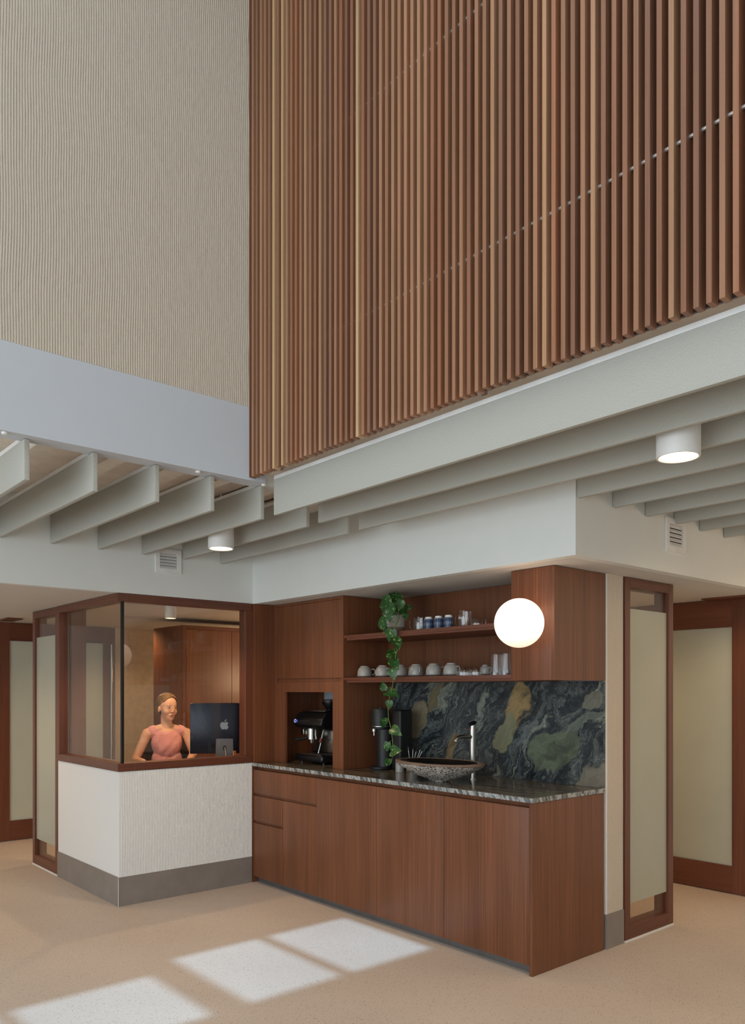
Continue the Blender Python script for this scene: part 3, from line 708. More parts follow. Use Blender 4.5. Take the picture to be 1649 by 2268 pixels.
tr = Matrix.Rotation(PI*-.85-t.rotation_euler.z+PI*.0, 4, 'Z')
lb = MB(); lb.bm.from_mesh(me)
for v in lb.bm.verts:   # wrap the word around the glass wall
    a = v.co.x/.0445; r = .0446+v.co.z
    v.co = Vector((r*math.sin(a), -r*math.cos(a), .052+v.co.y))
lb.bm.transform(Matrix.Rotation(rot_img(0)-.75-t.rotation_euler.z, 4, 'Z'))
lb.build('lettering', M['fitting'], t)
glass_obj('glass_cup', dome, 'small clear glass cup upside down on the upper shelf by the globe', 'glass', 1055, 3.66, SH2, None, hd, 0, 1385)
for i, (px, w_) in enumerate(((949, 'left'), (971, 'middle'), (993, 'right'))):
    t = thing('blue_cup', 'blue and white striped porcelain cup upside down on the upper shelf, %s one of three' % w_, 'cup', (0, 0, 0), 'blue patterned cups'); t['_w'] = (0, 0, 0)
    MB().lathe([(.027, 0), (.029, 0), (.0315, .02), (.0325, .038), (.0315, .055), (.028, .068), (.0, .068), (0, .062), (.029, .05), (.027, 0)], (0, 0, 0), 40).build('cup_wall', M['bluecup'], t, True)
    MB().lathe([(.0275, .0685), (.024, .0735), (.0225, .075), (.0225, .083), (.0195, .083), (.0195, .076), (0, .076), (0, .0685)], (0, 0, 0), 40).build('foot_ring', M['fitting'], t, True)
    p = at(px, 1380, Y=3.62); t.location = (p.x, p.y, SH2); t.rotation_euler = (0, 0, i*1.3)
# ------------------------------------------------------------------ trailing plant
pc = at(873, 1375, Y=3.66)
t = thing('potted_pothos', 'trailing green plant in a speckled white pot on the upper shelf', 'plant', (pc.x, pc.y, SH2))
MB().lathe([(0, SH2+.0005), (.064, SH2+.0005), (.069, SH2+.012), (.072, SH2+.0395)], (pc.x, pc.y, 0), 48).build('pot_base', M['potbase'], t, True)
MB().lathe([(.0722, SH2+.040), (.075, SH2+.09), (.075, SH2+.150), (.070, SH2+.150), (.070, SH2+.13), (0, SH2+.13)], (pc.x, pc.y, 0), 48).build('pot', M['pot'], t, True)
st = MB(); lf = MB()
def leaf(base, d, n, s, fold=.18, wid=.42):
    """heart shaped leaf: base point, direction of the tip, normal, length"""
    d = Vector(d).normalized(); n = Vector(n); n = (n-d*n.dot(d)).normalized(); w = d.cross(n)
    prof = [(-.10, .0), (-.16, .12), (-.14, .24), (-.02, .36), (.18, .44), (.40, .40), (.62, .28), (.82, .13), (1.0, .0)]
    mids = [(0, 0), (-.02, 0), (.0, 0), (.08, 0), (.22, 0), (.42, 0), (.63, 0), (.82, 0), (1.0, 0)]
    b = bmesh.new(); th = .0007
    bend = lambda uu: -.28*uu*uu*s
    grid = {}
    for side in (1, -1):
        for i, ((u, v), (mu, _)) in enumerate(zip(prof, mids)):
            v *= wid/.42
            pm = Vector(base)+d*mu*s+n*bend(max(mu, 0)); po = Vector(base)+d*u*s+w*v*s*side+n*(fold*v*s+bend(max(u, 0)))
            pi = (pm+po)/2+n*(-.02*s)
            for lay, off in ((0, th), (1, -th)):
                if side == 1: grid[(lay, 0, i)] = b.verts.new(pm+n*off)
                if 0 < i < len(prof)-1:
                    grid[(lay, side, i)] = b.verts.new(pi+n*off)
                if lay == 0: grid[(2, side, i)] = b.verts.new(po) if 0 < i < len(prof)-1 else None
    last = len(prof)-1
    def G(lay, col, side, i):
        if col == 0 or i in (0, last): return grid[(lay, 0, i)]
        if col == 1: return grid[(lay, side, i)]
        return grid[(2, side, i)]
    for side in (1, -1):
        for i in range(last):
            for lay in (0, 1):
                for c in (0, 1):
                    q = []
                    for x_ in (G(lay, c, side, i), G(lay, c+1, side, i), G(lay, c+1, side, i+1), G(lay, c, side, i+1)):
                        if x_ not in q: q.append(x_)
                    if len(q) >= 3:
                        try: b.faces.new(q)
                        except ValueError: pass
    bmesh.ops.recalc_face_normals(b, faces=b.faces[:])
    lf.merge(b)
CAMV = -FV
vine_px = [(888, 1352, 3.60), (882, 1372, 3.53), (875, 1388, 3.50), (868, 1402, 3.485), (873, 1418, 3.48), (880, 1436, 3.48), (876, 1452, 3.48), (872, 1470, 3.48), (871, 1500, 3.485), (869, 1520, 3.485), (862, 1548, 3.485), (859, 1570, 3.485), (860, 1592, 3.485), (866, 1615, 3.485), (869, 1640, 3.485), (870, 1668, 3.485), (866, 1690, 3.485), (862, 1694, 3.485)]
st.tube([at(a, b_, Y=y) for a, b_, y in vine_px], [.0032]*6+[.0026]*12, 8)
st.tube([(pc.x+.02, pc.y-.02, SH2+.12), at(893, 1345, Y=3.62), at(888, 1352, Y=3.60)], .003, 8)
for a, b_ in (((873, 1378), (858, 1370)), ((868, 1402), (880, 1372)), ((878, 1366), (896, 1362))):
    st.tube([at(*a, Y=3.50), at(*b_, Y=3.53)], .0016, 6)
# leaves: base px, tip px, depth Y, length factor
leaves = [((872, 1333), (862, 1311), 3.66), ((862, 1338), (828, 1332), 3.56), ((868, 1350), (836, 1350), 3.50), ((888, 1331), (882, 1352), 3.52), ((874, 1318), (886, 1335), 3.62),
          ((864, 1352), (862, 1376), 3.48), ((872, 1345), (860, 1362), 3.46), ((892, 1352), (906, 1344), 3.60), ((895, 1358), (898, 1366), 3.58), ((854, 1379), (831, 1382), 3.48), ((858, 1392), (846, 1402), 3.49),
          ((868, 1396), (860, 1421), 3.475), ((874, 1414), (884, 1434), 3.475), ((866, 1440), (876, 1459), 3.475), ((862, 1446), (858, 1458), 3.48), ((868, 1462), (880, 1478), 3.475), ((868, 1482), (872, 1503), 3.475),
          ((850, 1528), (847, 1510), 3.475), ((858, 1533), (878, 1537), 3.48), ((862, 1553), (860, 1571), 3.49), ((850, 1592), (849, 1611), 3.475), ((868, 1614), (884, 1625), 3.475), ((858, 1645), (855, 1664), 3.475),
          ((866, 1664), (882, 1661), 3.475), ((860, 1682), (856, 1697), 3.475), ((880, 1340), (892, 1352), 3.56), ((862, 1330), (842, 1345), 3.60), ((870, 1325), (848, 1322), 3.68), ((884, 1346), (875, 1362), 3.60), ((898, 1350), (908, 1340), 3.66), ((856, 1340), (838, 1336), 3.64)]
random.seed(3)
for i, (b0, b1, y) in enumerate(leaves):
    A = at(*b0, Y=y); B = at(*b1, Y=y-.005)
    ln = max((B-A).length*1.10, .05); ln = min(ln, .125)
    nn = CAMV+Vector((random.uniform(-.4, .4), random.uniform(-.4, .4), random.uniform(0, .6)))
    leaf(A, B-A, nn, ln, wid=random.uniform(.40, .48))
    if i > 10: # short petiole back to the vine
        q = min(vine_px, key=lambda v: abs(v[1]-b0[1])+.3*abs(v[0]-b0[0])); st.tube([at(q[0], q[1], Y=q[2]), A], .0013, 6)
st.build('vine', M['stem'], t, True)
lf.build('leaves', M['leaf'], t, True)
# ------------------------------------------------------------------ coffee machine
t = thing('espresso_machine', 'black and steel espresso machine in the cabinet niche', 'coffee machine', (-4.92, 3.75, WT))
x0, x1 = -5.10, -4.74; fy, by = 3.60, 3.93; Z0 = WT+.0008
mb = MB(); mb.box(x0, x1, fy, by, Z0+.012, Z0+.07, .018)
for a in (x0+.04, x1-.04):
    for b_ in (fy+.05, by-.04): mb.cyl((a, b_, Z0), (a, b_, Z0+.02), .015)
mb.build('base', M['black'], t, True)
box('drip_grille', x0+.03, x1-.03, fy+.015, 3.74, Z0+.0702, Z0+.074, M['steel'], t)
MB().box(x0+.02, x1-.005, 3.76, by, Z0+.0705, Z0+.262, .01).build('body', M['steel'], t, True)
mb = MB(); b = bmesh.new()
sec = [(fy+.03, .265), (fy-.012, .30), (fy+.002, .345), (fy+.045, .395), (by, .400), (by, .263)]
mb.prism([(y, Z0+z) for y, z in sec], x0+.002, x1, 'x')
bmesh.ops.bevel(mb.bm, geom=mb.bm.edges[:], offset=.012, segments=3, affect='EDGES', profile=.5)
mb.build('head', M['black'], t, True)
mb = MB(); mb.box(x0+.03, x1-.03, fy+.05, by-.01, Z0+.4005, Z0+.408, .003); mb.build('cup_tray', M['steel'], t, True)
MB().tube([(x0+.028+.012*math.cos(a), fy-.006+.002*math.sin(a)-.004, Z0+.325+.012*math.sin(a)) for a in [2*PI*k/20 for k in range(20)]], .002, 6, True).build('power_button', M['ring'], t)
MB().box(x0+.09, x0+.20, fy-.006, fy+.02, Z0+.305, Z0+.335, .002).build('display', M['matteblack'], t)
mb = MB(); mb.cyl((-4.95, 3.66, Z0+.21), (-4.95, 3.66, Z0+.268), .036, seg=32); mb.build('group_head', M['steel'], t, True)
mb = MB(); mb.cyl((-4.95, 3.66, Z0+.185), (-4.95, 3.66, Z0+.2095), .040, seg=32); mb.cyl((-4.95, 3.66, Z0+.155), (-4.95, 3.66, Z0+.186), .012, .016); mb.build('portafilter', M['steel'], t, True)
MB().cyl((-4.95, 3.622, Z0+.197), (-4.985, 3.53, Z0+.185), .011, .014, 16).build('portafilter_handle', M['matteblack'], t, True)
MB().box(-5.07, -5.03, 3.64, 3.68, Z0+.215, Z0+.262, .004).build('grinder_chute', M['steel'], t, True)
MB().tube([(-4.80, 3.66, Z0+.262), (-4.80, 3.65, Z0+.23), (-4.805, 3.635, Z0+.15), (-4.812, 3.62, Z0+.085)], .0055, 10).build('steam_wand', M['steel'], t, True)
MB().tube([(-4.803, 3.640, Z0+.20), (-4.806, 3.632, Z0+.165)], .009, 10).build('wand_grip', plain('red_rubber', (130, 40, 34), .5), t, True)
MB().lathe([(.03, Z0+.4085), (.035, Z0+.425), (.062, Z0+.462), (.062, Z0+.478), (0, Z0+.48)], (-4.90, 3.80, 0), 32).build('bean_hopper', M['black'], t, True)
MB().lathe([(.0, Z0+.4801), (.055, Z0+.481), (.058, Z0+.488), (.03, Z0+.494), (0, Z0+.495)], (-4.90, 3.80, 0), 32).build('hopper_lid', M['steel'], t, True)
MB().lathe([(0, Z0+.4085), (.032, Z0+.4085), (.036, Z0+.49), (.030, Z0+.50), (0, Z0+.50)], (-4.79, 3.83, 0), 32).build('milk_jug', M['steel'], t, True)
# ------------------------------------------------------------------ sparkling water maker
sx, sy = -4.245, 3.75; Z0 = WT+.0006
t = thing('sparkling_water_maker', 'tall matte black sparkling water maker on the worktop behind the vine', 'water maker', (sx, sy, WT))
MB().lathe([(0, Z0), (.078, Z0), (.082, Z0+.008), (.080, Z0+.018), (0, Z0+.02)], (sx, sy, 0), 48).build('base', M['matteblack'], t, True)
MB().lathe([(0, Z0+.0205), (.058, Z0+.0205), (.058, Z0+.285), (0, Z0+.285)], (sx+.02, sy+.02, 0), 40).build('column', M['matteblack'], t, True)
MB().lathe([(0, Z0+.286), (.068, Z0+.290), (.071, Z0+.31), (.069, Z0+.42), (.064, Z0+.432), (0, Z0+.434)], (sx, sy, 0), 48).build('head', M['matteblack'], t, True)
MB().lathe([(.0715, Z0+.303), (.0735, Z0+.305), (.0735, Z0+.309), (.0715, Z0+.311)], (sx, sy, 0), 48).build('trim_ring', M['steel'], t, True)
mb = MB(); mb.cyl((sx-.028, sy-.038, Z0+.27), (sx-.028, sy-.038, Z0+.288), .018); mb.cyl((sx-.028, sy-.038, Z0+.24), (sx-.028, sy-.038, Z0+.27), .006); mb.build('nozzle', M['steel'], t, True)
MB().box(sx+.083, sx+.175, sy+.03, sy+.15, Z0, Z0+.425, .012).build('gas_housing', M['matteblack'], t, True)
MB().cyl((sx, sy, Z0+.434), (sx, sy, Z0+.441), .010).build('button', M['black'], t, True)
# holders with spoons
def holder(px, y, r, h, lab):
    p = at(px, 1700, Y=y)
    o = MB().lathe([(0, 0), (r, 0), (r, h), (r-.004, h), (r-.004, .006), (0, .006)], (p.x, p.y, WT+.0005), 40).build('ceramic_holder', M['ceramic'], smooth=True)
    tag(o, lab, 'holder'); return p
holder(885, 3.72, .030, .085, 'short white ceramic cup standing left of the stone basin')
hp = holder(912, 3.84, .040, .078, 'wider white ceramic cup holding teaspoons behind the stone basin')
for i, (dx, dy, tx, tz) in enumerate(((-.018, 0, -.02, .155), (-.006, .01, .005, .150), (.006, -.008, .045, .148), (.012, .008, .065, .158), (.02, 0, .085, .150))):
    a = Vector((hp.x+dx*.6, hp.y+dy*.6, WT+.0075)); b_ = Vector((hp.x+dx+RV.x*tx, hp.y+dy+RV.y*tx*.5, WT+tz))
    d = (b_-a).normalized(); mb = MB(); mb.tube([a, a.lerp(b_, .5), b_], [.0016, .0013, .002], 8)
    mb.lathe([(0, -.001), (.007, -.0005), (.009, .001), (.0, .002)], (0, 0, 0), 16, 1, 1.5, mat=Matrix.Translation(b_) @ d.to_track_quat('Y', 'Z').to_matrix().to_4x4())
    tag(mb.build('teaspoon', M['steel'], smooth=True), 'slender steel teaspoon standing in the white cup, %s from the left' % ordn[i], 'spoon', 'teaspoons in the white cup')
# ------------------------------------------------------------------ stone basin and tap
bc = Vector((-3.465, 3.545, WT+.0005))
t = thing('stone_basin', 'shallow oval stone vessel basin with a black bowl on the worktop', 'basin', bc)
def lumpy(mb, amp, sc):
    for v in mb.bm.verts:
        q = Vector((v.co.x-bc.x, v.co.y-bc.y, 0))
        if q.length > .02: v.co += q.normalized()*amp*noise.noise(v.co*sc)+Vector((0, 0, 1))*0
AX, AY = .335, .205
def oval(prof): return MB().lathe(prof, bc, 96, AX, AY)
mb = oval([(0, 0), (.22, 0), (.25, .008), (.30, .014), (.52, .034), (.74, .062), (.90, .088), (.985, .106), (.99, .1075)]); lumpy(mb, .014, 22); mb.build('outer_shell', M['stone'], t, True)
mb = oval([(.99, .108), (1.0, .114), (.985, .121), (.90, .123), (.875, .119)]); lumpy(mb, .008, 14); mb.build('rim', M['stone_rim'], t, True)
oval([(.872, .118), (.80, .10), (.6, .066), (.35, .045), (.1, .038), (0, .038)]).build('bowl', M['stone_in'], t, True)
tp = Vector((-3.39, 3.775, WT+.0005))
t = thing('mixer_tap', 'brushed steel tall mixer tap standing behind the stone basin', 'tap', tp)
MB().lathe([(0, 0), (.034, 0), (.034, .006), (.0, .006)], tp, 40).build('base_plate', M['steel'], t, True)
MB().lathe([(0, .0065), (.0205, .0065), (.0205, .30), (0, .30)], tp, 40).build('body', M['steel'], t, True)
mb = MB(); mb.tube([tp+Vector((0, -.018, .268)), tp+Vector((-.004, -.06, .272)), tp+Vector((-.008, -.11, .272)), tp+Vector((-.011, -.135, .262)), tp+Vector((-.012, -.145, .240))], [.0125, .0125, .012, .012, .012], 16); mb.build('spout', M['steel'], t, True)
MB().cyl(tp+Vector((0, 0, .3005)), tp+Vector((.002, 0, .345)), .0215, .019, 32).build('handle', M['steel'], t, True)
MB().lathe([(0, 0), (.026, 0), (.027, .006), (.02, .012), (0, .013)], (0, 0, 0), 32, 1, 1.1, mat=Matrix.Translation(tp+Vector((.002, -.002, .350))) @ Matrix.Rotation(math.radians(24), 4, 'X')).build('lever_cap', M['black'], t, True)
MB().cyl(tp+Vector((-.006, -.0215, .318)), tp+Vector((-.006, -.024, .318)), .005, seg=12).build('temperature_dot', M.setdefault('red', plain('red_mark', (150, 40, 36), .4)), t)
# ------------------------------------------------------------------ inside the booth
u = thing('storage_cupboard', 'brown veneer cupboard with tall doors standing inside the glass booth', 'cupboard', (-6.94, 4.4, 0))
box('body', -7.24, -6.662, 3.44, 5.4, .001, 2.10, M['veneer'], u)
box('side_edge', -6.661, -6.64, 3.44, 3.475, .001, 2.10, M['frame_z'], u)
box('top_edge', -6.661, -6.64, 3.476, 5.4, 2.065, 2.10, M['frame_y'], u)
for y0 in (3.478, 3.96, 4.44, 4.92): box('door', -6.661, -6.643, y0+.001, y0+.478, .06, 2.062, M['veneer'], u)
DZ = .87
u = thing('reception_desk', 'brown desk behind the booth window under the monitor', 'desk', (-5.82, 3.0, 0))
box('desktop', -6.12, -5.53, 2.48, 4.0, DZ-.03, DZ, M['frame_y'], u)
for y0 in (2.52, 3.93): box('leg_panel', -6.1, -5.56, y0, y0+.03, .001, DZ-.031, M['veneer'], u)
# monitor
mc = at(497, 1612, X=-5.66)
dirc = Vector((-mc.x, -mc.y, 0)).normalized()
ang = math.atan2(dirc.y, dirc.x)          # back of the monitor faces this way
t = thing('desktop_monitor', 'dark blue desktop computer seen from behind with a pale fruit emblem', 'computer', (mc.x, mc.y, DZ)); t['_w'] = (0, 0, 0)
zc_ = 1.190-DZ
MB().box(-.006, .006, -.2735, .2735, zc_-.205, zc_+.205, .005).build('housing', plain('deep_blue_aluminium', (16, 28, 52), .22, .3), t, True)
box('screen', -.0068, -.0062, -.265, .265, zc_-.12, zc_+.197, M['black'], t)
def apple_outline():
    pts = []
    # right half (y to the photo's right is -y locally after the turn); unit height 1
    right = [(0, .62), (.10, .66), (.22, .68), (.34, .62), (.405, .55), (.35, .50), (.315, .42), (.31, .34), (.35, .25), (.42, .19), (.38, .08), (.31, -.03), (.24, -.09), (.16, -.10), (.08, -.07), (0, -.055)]
    left = [(-.08, -.07), (-.16, -.10), (-.24, -.08), (-.33, .03), (-.41, .18), (-.435, .34), (-.40, .50), (-.32, .62), (-.20, .68), (-.10, .66)]
    return right+left
hs = .079
mb = MB()
def em(poly, cy, cz): mb.prism([(cy+a*hs, cz+b_*hs) for a, b_ in poly], .0062, .0072, 'x')
em([(a, b_-.29) for a, b_ in apple_outline()], -.001, zc_+.02)
em([(a+.01, b_-.29) for a, b_ in [(0, .72), (.02, .82), (.09, .91), (.20, .96), (.19, .86), (.13, .77)]], -.001, zc_+.02)
mb.build('emblem', plain('pale_blue_emblem', (164, 180, 200), .3), t)
mb = MB(); mb.prism([(-.0665, zc_-.085), (.0665, zc_-.085), (.075, .008), (-.075, .008)], .012, .018, 'x'); mb.box(-.10, .03, -.074, .074, .001, .008); mb.box(.006, .013, -.05, .05, zc_-.11, zc_-.085)
mb.build('stand', plain('grey_aluminium', (120, 122, 128), .4, .5), t)
MB().lathe([(0, 0), (.014, 0), (.014, .001), (0, .001)], (0, 0, 0), 24, 1, 1.5, mat=Matrix.Translation((.0181, 0, zc_-.16)) @ Matrix.Rotation(PI/2, 4, 'Z') @ Matrix.Rotation(PI/2, 4, 'X')).build('cable_hole', M['black'], t)
MB().tube([(.01, .0, zc_-.155), (.03, .002, zc_-.158), (.036, .01, zc_-.20), (.034, .012, .03), (.05, .02, .006)], .0028, 8).build('cable', M['fitting'], t, True)
t.rotation_euler = (0, 0, ang)
p = at(519.5, 1668, X=-5.54)
tag(MB().box(p.x-.01, p.x+.01, p.y-.014, p.y+.008, DZ+.0005, 1.012, .002).build('small_carton', plain('orange_card', (196, 140, 100), .6)), 'small orange carton beside the monitor stand', 'carton')
# chair
PA = math.radians(-20.9); PO = Vector((-6.36, 3.145, 0))
t = thing('office_chair', 'dark grey upholstered office chair behind the seated person', 'chair', (PO.x, PO.y, 0)); t['_w'] = (0, 0, 0)
MB().box(-.24, .24, -.24, .24, .485, .572, .035).build('seat', M['chair'], t, True)
b = bmesh.new(); bmesh.ops.create_cube(b, size=1); bmesh.ops.subdivide_edges(b, edges=b.edges[:], cuts=10, use_grid_fill=True)
for v in b.verts:
    y, z = v.co.y*2, v.co.z*2
    k = (max(abs(y), abs(z))/max(1e-6, (abs(y)**3+abs(z)**3)**(1/3))) if (abs(y)+abs(z)) > 0 else 1
    y *= k; z *= k
    v.co = Vector((-.235+v.co.x*.05+.05*y*y-.03*z, y*.235, .93+z*.235))
m_ = MB(); m_.bm = b; m_.build('backrest', M['chair'], t, True)
mb = MB(); mb.cyl((0, 0, .10), (0, 0, .50), .028); mb.tube([(-.05, 0, .49), (-.24, 0, .47), (-.27, 0, .6), (-.26, 0, .75)], .018, 10); mb.build('support', M['black'], t, True)
MB().tube([(.2*math.cos(2*PI*k/32), .2*math.sin(2*PI*k/32), .27) for k in range(32)], .01, 8, True).build('foot_ring', M['steel'], t, True)
for k in range(5):
    a = 2*PI*k/5+.3; e = Vector((.29*math.cos(a), .29*math.sin(a), .075))
    l_ = MB().tube([(0, 0, .11), e*.6+Vector((0, 0, .04)), e], [.024, .018, .014], 10).build('base_arm', M['black'], t, True)
    MB().cyl(e+Vector((-.02*math.sin(a), .02*math.cos(a), -.045)), e+Vector((.02*math.sin(a), -.02*math.cos(a), -.045)), .0295, seg=20).build('castor', M['matteblack'], l_, True)
t.rotation_euler = (0, 0, PA)
# ------------------------------------------------------------------ person
def ell(mb, c, r, rot=0, seg=24):
    b = bmesh.new(); bmesh.ops.create_uvsphere(b, u_segments=seg, v_segments=seg//2+4, radius=1)
    mb.merge(b, Matrix.Translation(c) @ Matrix.Rotation(rot, 4, 'Z') @ Matrix.Diagonal((r[0], r[1], r[2], 1)))
def cap(mb, a, b_, r0, r1):
    a = Vector(a); b_ = Vector(b_); mb.cyl(a, b_, r0, r1, 20); ell(mb, a, (r0,)*3, seg=16); ell(mb, b_, (r1,)*3, seg=16)
def remeshed(mb, vox, smooth, mat):
    me = bpy.data.meshes.new('tmp'); mb.bm.to_mesh(me); o = bpy.data.objects.new('tmp', me); C.objects.link(o)
    r = o.modifiers.new('r', 'REMESH'); r.mode = 'VOXEL'; r.voxel_size = vox
    s = o.modifiers.new('s', 'SMOOTH'); s.factor = .5; s.iterations = smooth
    dg = bpy.context.evaluated_depsgraph_get(); dg.update(); m2 = bpy.data.meshes.new_from_object(o.evaluated_get(dg)); bpy.data.objects.remove(o)
    k = MB(); k.bm.from_mesh(m2); return k
HY = math.radians(26)
HR = Matrix.Rotation(HY, 4, 'Z') @ Matrix.Rotation(math.radians(3), 4, 'Y')
HC = Vector((-.005, 0, 1.30))
def hp_(x, y, z): return HC + (HR @ (Vector((x, y, z-1.30))))
def hell(mb, c, r): 
    b = bmesh.new(); bmesh.ops.create_uvsphere(b, u_segments=24, v_segments=16, radius=1)
    mb.merge(b, Matrix.Translation(hp_(*c)) @ HR @ Matrix.Diagonal((r[0], r[1], r[2], 1)))
body = MB()
hell(body, (-.005, 0, 1.382), (.098, .076, .086)); hell(body, (.022, 0, 1.345), (.073, .066, .085)); hell(body, (.028, 0, 1.296), (.058, .053, .052)); hell(body, (.042, 0, 1.272), (.044, .040, .034))
hell(body, (.066, 0, 1.256), (.020, .022, .018)); hell(body, (.052, .036, 1.318), (.030, .026, .030)); hell(body, (.052, -.036, 1.318), (.030, .026, .030))
hell(body, (.080, 0, 1.368), (.011, .046, .010)); cap(body, hp_(.086, 0, 1.358), hp_(.100, 0, 1.321), .0065, .0085)
hell(body, (.094, .008, 1.317), (.009, .006, .006)); hell(body, (.094, -.008, 1.317), (.009, .006, .006))
hell(body, (.082, 0, 1.289), (.012, .024, .008)); hell(body, (.084, 0, 1.280), (.010, .018, .007))
for s in (1, -1): hell(body, (-.004, s*.075, 1.335), (.016, .008, .028))
cap(body, (-.02, 0, 1.16), hp_(-.012, 0, 1.27), .050, .046)
for s in (1, -1):
    cap(body, (-.02, s*.03, 1.168), (-.012, s*.150, 1.128), .042, .046)
    ell(body, (.040, s*.040, 1.02), (.046, .056, .065))
ell(body, (-.005, 0, 1.045), (.092, .124, .13)); ell(body, (-.005, 0, .88), (.085, .118, .15)); ell(body, (-.02, 0, .71), (.12, .165, .115))
arms = {1: [(-.012, .165, 1.125), (.055, .222, .955), (.27, .15, .905)], -1: [(-.012, -.165, 1.125), (-.01, -.262, .90), (.23, -.21, .905)]}
for s, (a, e, w_) in arms.items():
    cap(body, a, e, .044, .035); cap(body, e, w_, .034, .022)
    d = (Vector(w_)-Vector(e)).normalized(); d.z = 0; d.normalize(); n_ = Vector((-d.y, d.x, 0))
    pm = Vector(w_)+d*.045; pm.z = .895
    ell(body, pm, (.048, .038, .014), math.atan2(d.y, d.x))
    for k, (off, ln) in enumerate(((-.030, .062), (-.011, .074), (.009, .070), (.028, .055))):
        k0 = pm+d*.035+n_*off; k1 = k0+d*ln*.5+Vector((0, 0, .006)); k2 = k0+d*ln+Vector((0, 0, -.008))
        cap(body, k0, k1, .0088, .0082); cap(body, k1, k2, .0082, .0072)
    th = pm-n_*s*-.034*1.0-d*.02; th2 = th+d*.035+n_*s*-.0+n_*(.018*(-s)*-1); cap(body, pm-d*.025+n_*(-s)*.028*1, pm+d*.015+n_*(-s)*.050, .011, .0095); cap(body, pm+d*.015+n_*(-s)*.050, pm+d*.042+n_*(-s)*.052, .0095, .008)
for s in (1, -1):
    cap(body, (0, s*.09, .685), (.40, s*.10, .655), .082, .058); cap(body, (.40, s*.10, .655), (.36, s*.10, .24), .054, .036)
    cap(body, (.36, s*.10, .235), (.47, s*.10, .205), .034, .026)
kb = remeshed(body, .004, 5, None)
from mathutils.bvhtree import BVHTree
skinbvh = BVHTree.FromBMesh(kb.bm)
def place(mb): mb.bm.transform(Matrix.Translation(PO) @ Matrix.Rotation(PA, 4, 'Z')); return mb
def skinmat():
    m, nt, p = newmat('skin')
    n = noisetex(nt, coords(nt), 30, 3); r = ramp(nt, n.outputs[0], [(.3, (226, 172, 140)), (.7, (236, 186, 156))])
    L(nt, r.outputs[0], p.inputs['Base Color']); p.inputs['Roughness'].default_value = .5
    p.inputs['Subsurface Weight'].default_value = .12; p.inputs['Subsurface Radius'].default_value = (.02, .008, .004); return m
person = place(kb).build('person', skinmat(), None, True)
for p_ in person.data.polygons: p_.use_smooth = True
tag(person, 'seated person in a sleeveless pink top with tied back fair hair, looking at the monitor', 'person')
# clothing
cl = MB(); g = .009
ell(cl, (-.005, 0, 1.045), (.092+g, .124+g, .13+g)); ell(cl, (-.005, 0, .88), (.088+g, .122+g, .16)); ell(cl, (-.02, 0, .71), (.12+g, .165+g, .115+g))
for s in (1, -1):
    ell(cl, (.038, s*.040, 1.015), (.048+g, .054+g, .085)); cap(cl, (-.016, s*.075, 1.155), (-.012, s*.118, 1.142), .050, .052)
    cap(cl, (0, s*.09, .685), (.40, s*.10, .655), .082+g, .062+g)
ell(cl, (.055, 0, 1.01), (.052, .085, .10))
kc = remeshed(cl, .005, 4, None)
for v in kc.bm.verts:       # soft wrap folds running from the shoulder to the waist
    q = v.co
    if q.x > .02 and .8 < q.z < 1.13: q.x += .0022*math.sin((q.z*1.0-q.y*1.1)*62+1.5*noise.noise(q*6))
dele = [v for v in kc.bm.verts if (abs(v.co.y) < .098 and v.co.z > 1.142+.045*(abs(v.co.y)/.098)**3+(.02 if v.co.x < -.02 else 0)) or v.co.x > .40]
bmesh.ops.delete(kc.bm, geom=dele, context='VERTS')
def clothmat():
    m, nt, p = newmat('pink_fabric'); v = coords(nt)
    n = noisetex(nt, v, 18, 3, .5, 1); r = ramp(nt, n.outputs[0], [(.3, (226, 152, 150)), (.7, (238, 170, 166))]); L(nt, r.outputs[0], p.inputs['Base Color'])
    p.inputs['Roughness'].default_value = .7; p.inputs['Sheen Weight'].default_value = .3
    mp = N(nt, 'ShaderNodeMapping'); mp.inputs['Rotation'].default_value = (.6, .5, 0); mp.inputs['Scale'].default_value = (6, 26, 26); L(nt, v, mp.inputs[0])
    n2 = noisetex(nt, mp.outputs[0], 1, 2, .4, .8); bump(nt, p, n2.outputs[0], .25, .01); return m
place(kc).build('dress', clothmat(), person, True)
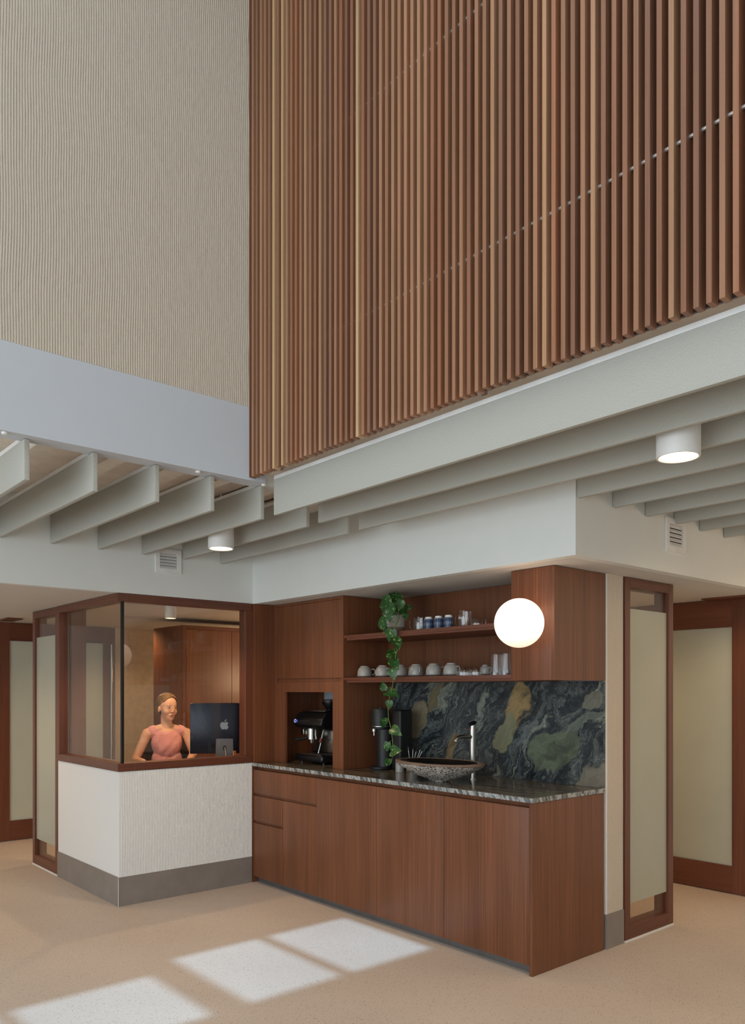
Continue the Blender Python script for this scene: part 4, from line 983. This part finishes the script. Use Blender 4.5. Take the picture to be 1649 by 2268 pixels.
# hair
hr = MB(); hell(hr, (-.009, 0, 1.386), (.1015, .083, .0915)); hell(hr, (-.045, 0, 1.35), (.062, .076, .066)); hell(hr, (-.118, 0, 1.352), (.034, .045, .042)); hell(hr, (.002, 0, 1.40), (.094, .076, .078))
kh = remeshed(hr, .004, 3, None)
Hi = HR.inverted()
dl = []
for v in kh.bm.verts:
    q = Hi @ (v.co-HC)+Vector((0, 0, 1.30))
    if q.x > -.012+(q.z-1.335)*.78+.25*abs(q.y)*(q.z > 1.40): dl.append(v)
    v.co += (v.co-hp_(-.01, 0, 1.38)).normalized()*.0022*math.sin(noise.noise(Vector((q.x*10, q.y*22, q.z*14)))*16)
bmesh.ops.delete(kh.bm, geom=dl, context='VERTS')
random.seed(5)
for k in range(110):
    sd = random.choice((1, -1)); v_ = random.random()
    a0 = Vector((.050-.055*v_, sd*(.020+.058*v_)*random.uniform(.85, 1.0), .052-.060*v_)); a1 = Vector((-.105, sd*random.uniform(0, .03), random.uniform(-.055, -.015)))
    c_ = (-.009, 0, 1.386); rr_ = (.1035, .0845, .0935); pts = []
    n0 = Vector((a0.x/rr_[0], a0.y/rr_[1], a0.z/rr_[2])).normalized(); n1 = Vector((a1.x/rr_[0], a1.y/rr_[1], a1.z/rr_[2])).normalized()
    for q in range(9):
        m = n0.lerp(n1, q/8).normalized(); o_ = 1.0+.012*math.sin(q*1.1+k)+(.03*random.random() if k % 9 == 0 else 0)
        pts.append(hp_(c_[0]+m.x*rr_[0]*o_, c_[1]+m.y*rr_[1]*o_, c_[2]+m.z*rr_[2]*o_))
    kh.tube(pts, [.0010]+[.0022]*7+[.0012], 5)
for k in range(26):   # loose wisps at the nape and in front of the ear
    sd = 1 if k % 2 else -1; b0 = Vector((random.uniform(-.085, -.01), sd*random.uniform(.055, .076), random.uniform(1.33, 1.37)))
    kh.tube([hp_(*b0), hp_(b0.x-.012, b0.y+sd*.008, b0.z-.022), hp_(b0.x-.006+random.uniform(-.02, .01), b0.y+sd*random.uniform(0, .006), b0.z-random.uniform(.035, .055))], [.0012, .0009, .0004], 5)
def hairmat():
    m, nt, p = newmat('fair_hair'); v = coords(nt, (30, 90, 90)); n = noisetex(nt, v, 1.5, 5, .6, .5)
    r = ramp(nt, n.outputs[0], [(.3, (96, 70, 44)), (.55, (146, 112, 72)), (.75, (178, 144, 98))]); L(nt, r.outputs[0], p.inputs['Base Color']); p.inputs['Roughness'].default_value = .5
    bump(nt, p, n.outputs[0], .6, .01); return m
place(kh).build('hair', hairmat(), person, True)
ey = MB(); ir = MB(); bw = MB(); lp = MB()
def face(y, z, off=0):
    o_ = hp_(.25, y, z); d_ = (hp_(0, y, z)-o_).normalized()
    h_ = skinbvh.ray_cast(o_, d_)[0]
    q_ = Hi @ (h_-HC)+Vector((0, 0, 1.30)); return (q_.x+off, y, z)
for s in (1, -1):
    e0 = face(s*.030, 1.350); hell(ey, (e0[0]-.0048, s*.029, 1.350), (.0068, .0125, .0058)); hell(ir, (e0[0]+.0006, s*.0285, 1.350), (.0020, .0052, .0050))
    bw.tube([hp_(*face(s*.013, 1.366, .0008)), hp_(*face(s*.022, 1.3705, .0008)), hp_(*face(s*.033, 1.372, .0004)), hp_(*face(s*.042, 1.3685, 0))], [.0014, .0020, .0018, .0008], 8)
    bw.tube([hp_(*face(s*.0165, 1.3515, .0016)), hp_(*face(s*.023, 1.3555, .0025)), hp_(*face(s*.031, 1.3570, .0025)), hp_(*face(s*.0435, 1.3520, .001))], [.0008, .0013, .0014, .0008], 6)
lpt = [hp_(*face(y, z, .0002)) for y, z in ((-.021, 1.2865), (-.010, 1.2895), (0, 1.2885), (.010, 1.2895), (.021, 1.2865))]
lp.tube(lpt, [.0012, .0028, .0030, .0028, .0012], 8)
lpt = [hp_(*face(y, z, .0002)) for y, z in ((-.019, 1.2845), (-.009, 1.2815), (0, 1.2805), (.009, 1.2815), (.019, 1.2845))]
lp.tube(lpt, [.0012, .0032, .0036, .0032, .0012], 8)
place(ey).build('eyes', plain('eye_white', (214, 200, 190), .3), person, True)
place(ir).build('irises', plain('dark_iris', (40, 30, 26), .2), person, True)
place(bw).build('eyebrows', plain('brown_eyebrows', (84, 58, 40), .7), person, True)
place(lp).build('lips', plain('rose_lips', (186, 100, 92), .45), person, True)
kbm = MB().box(-5.96, -5.83, 2.90, 3.24, DZ+.0005, DZ+.009, .002).build('keyboard', M['fitting'], smooth=True)
tag(kbm, 'slim white keyboard on the desk under the hands of the seated person', 'keyboard')
# empty placeholder for bookkeeping values
for o in C.objects:
    if '_w' in o: del o['_w']
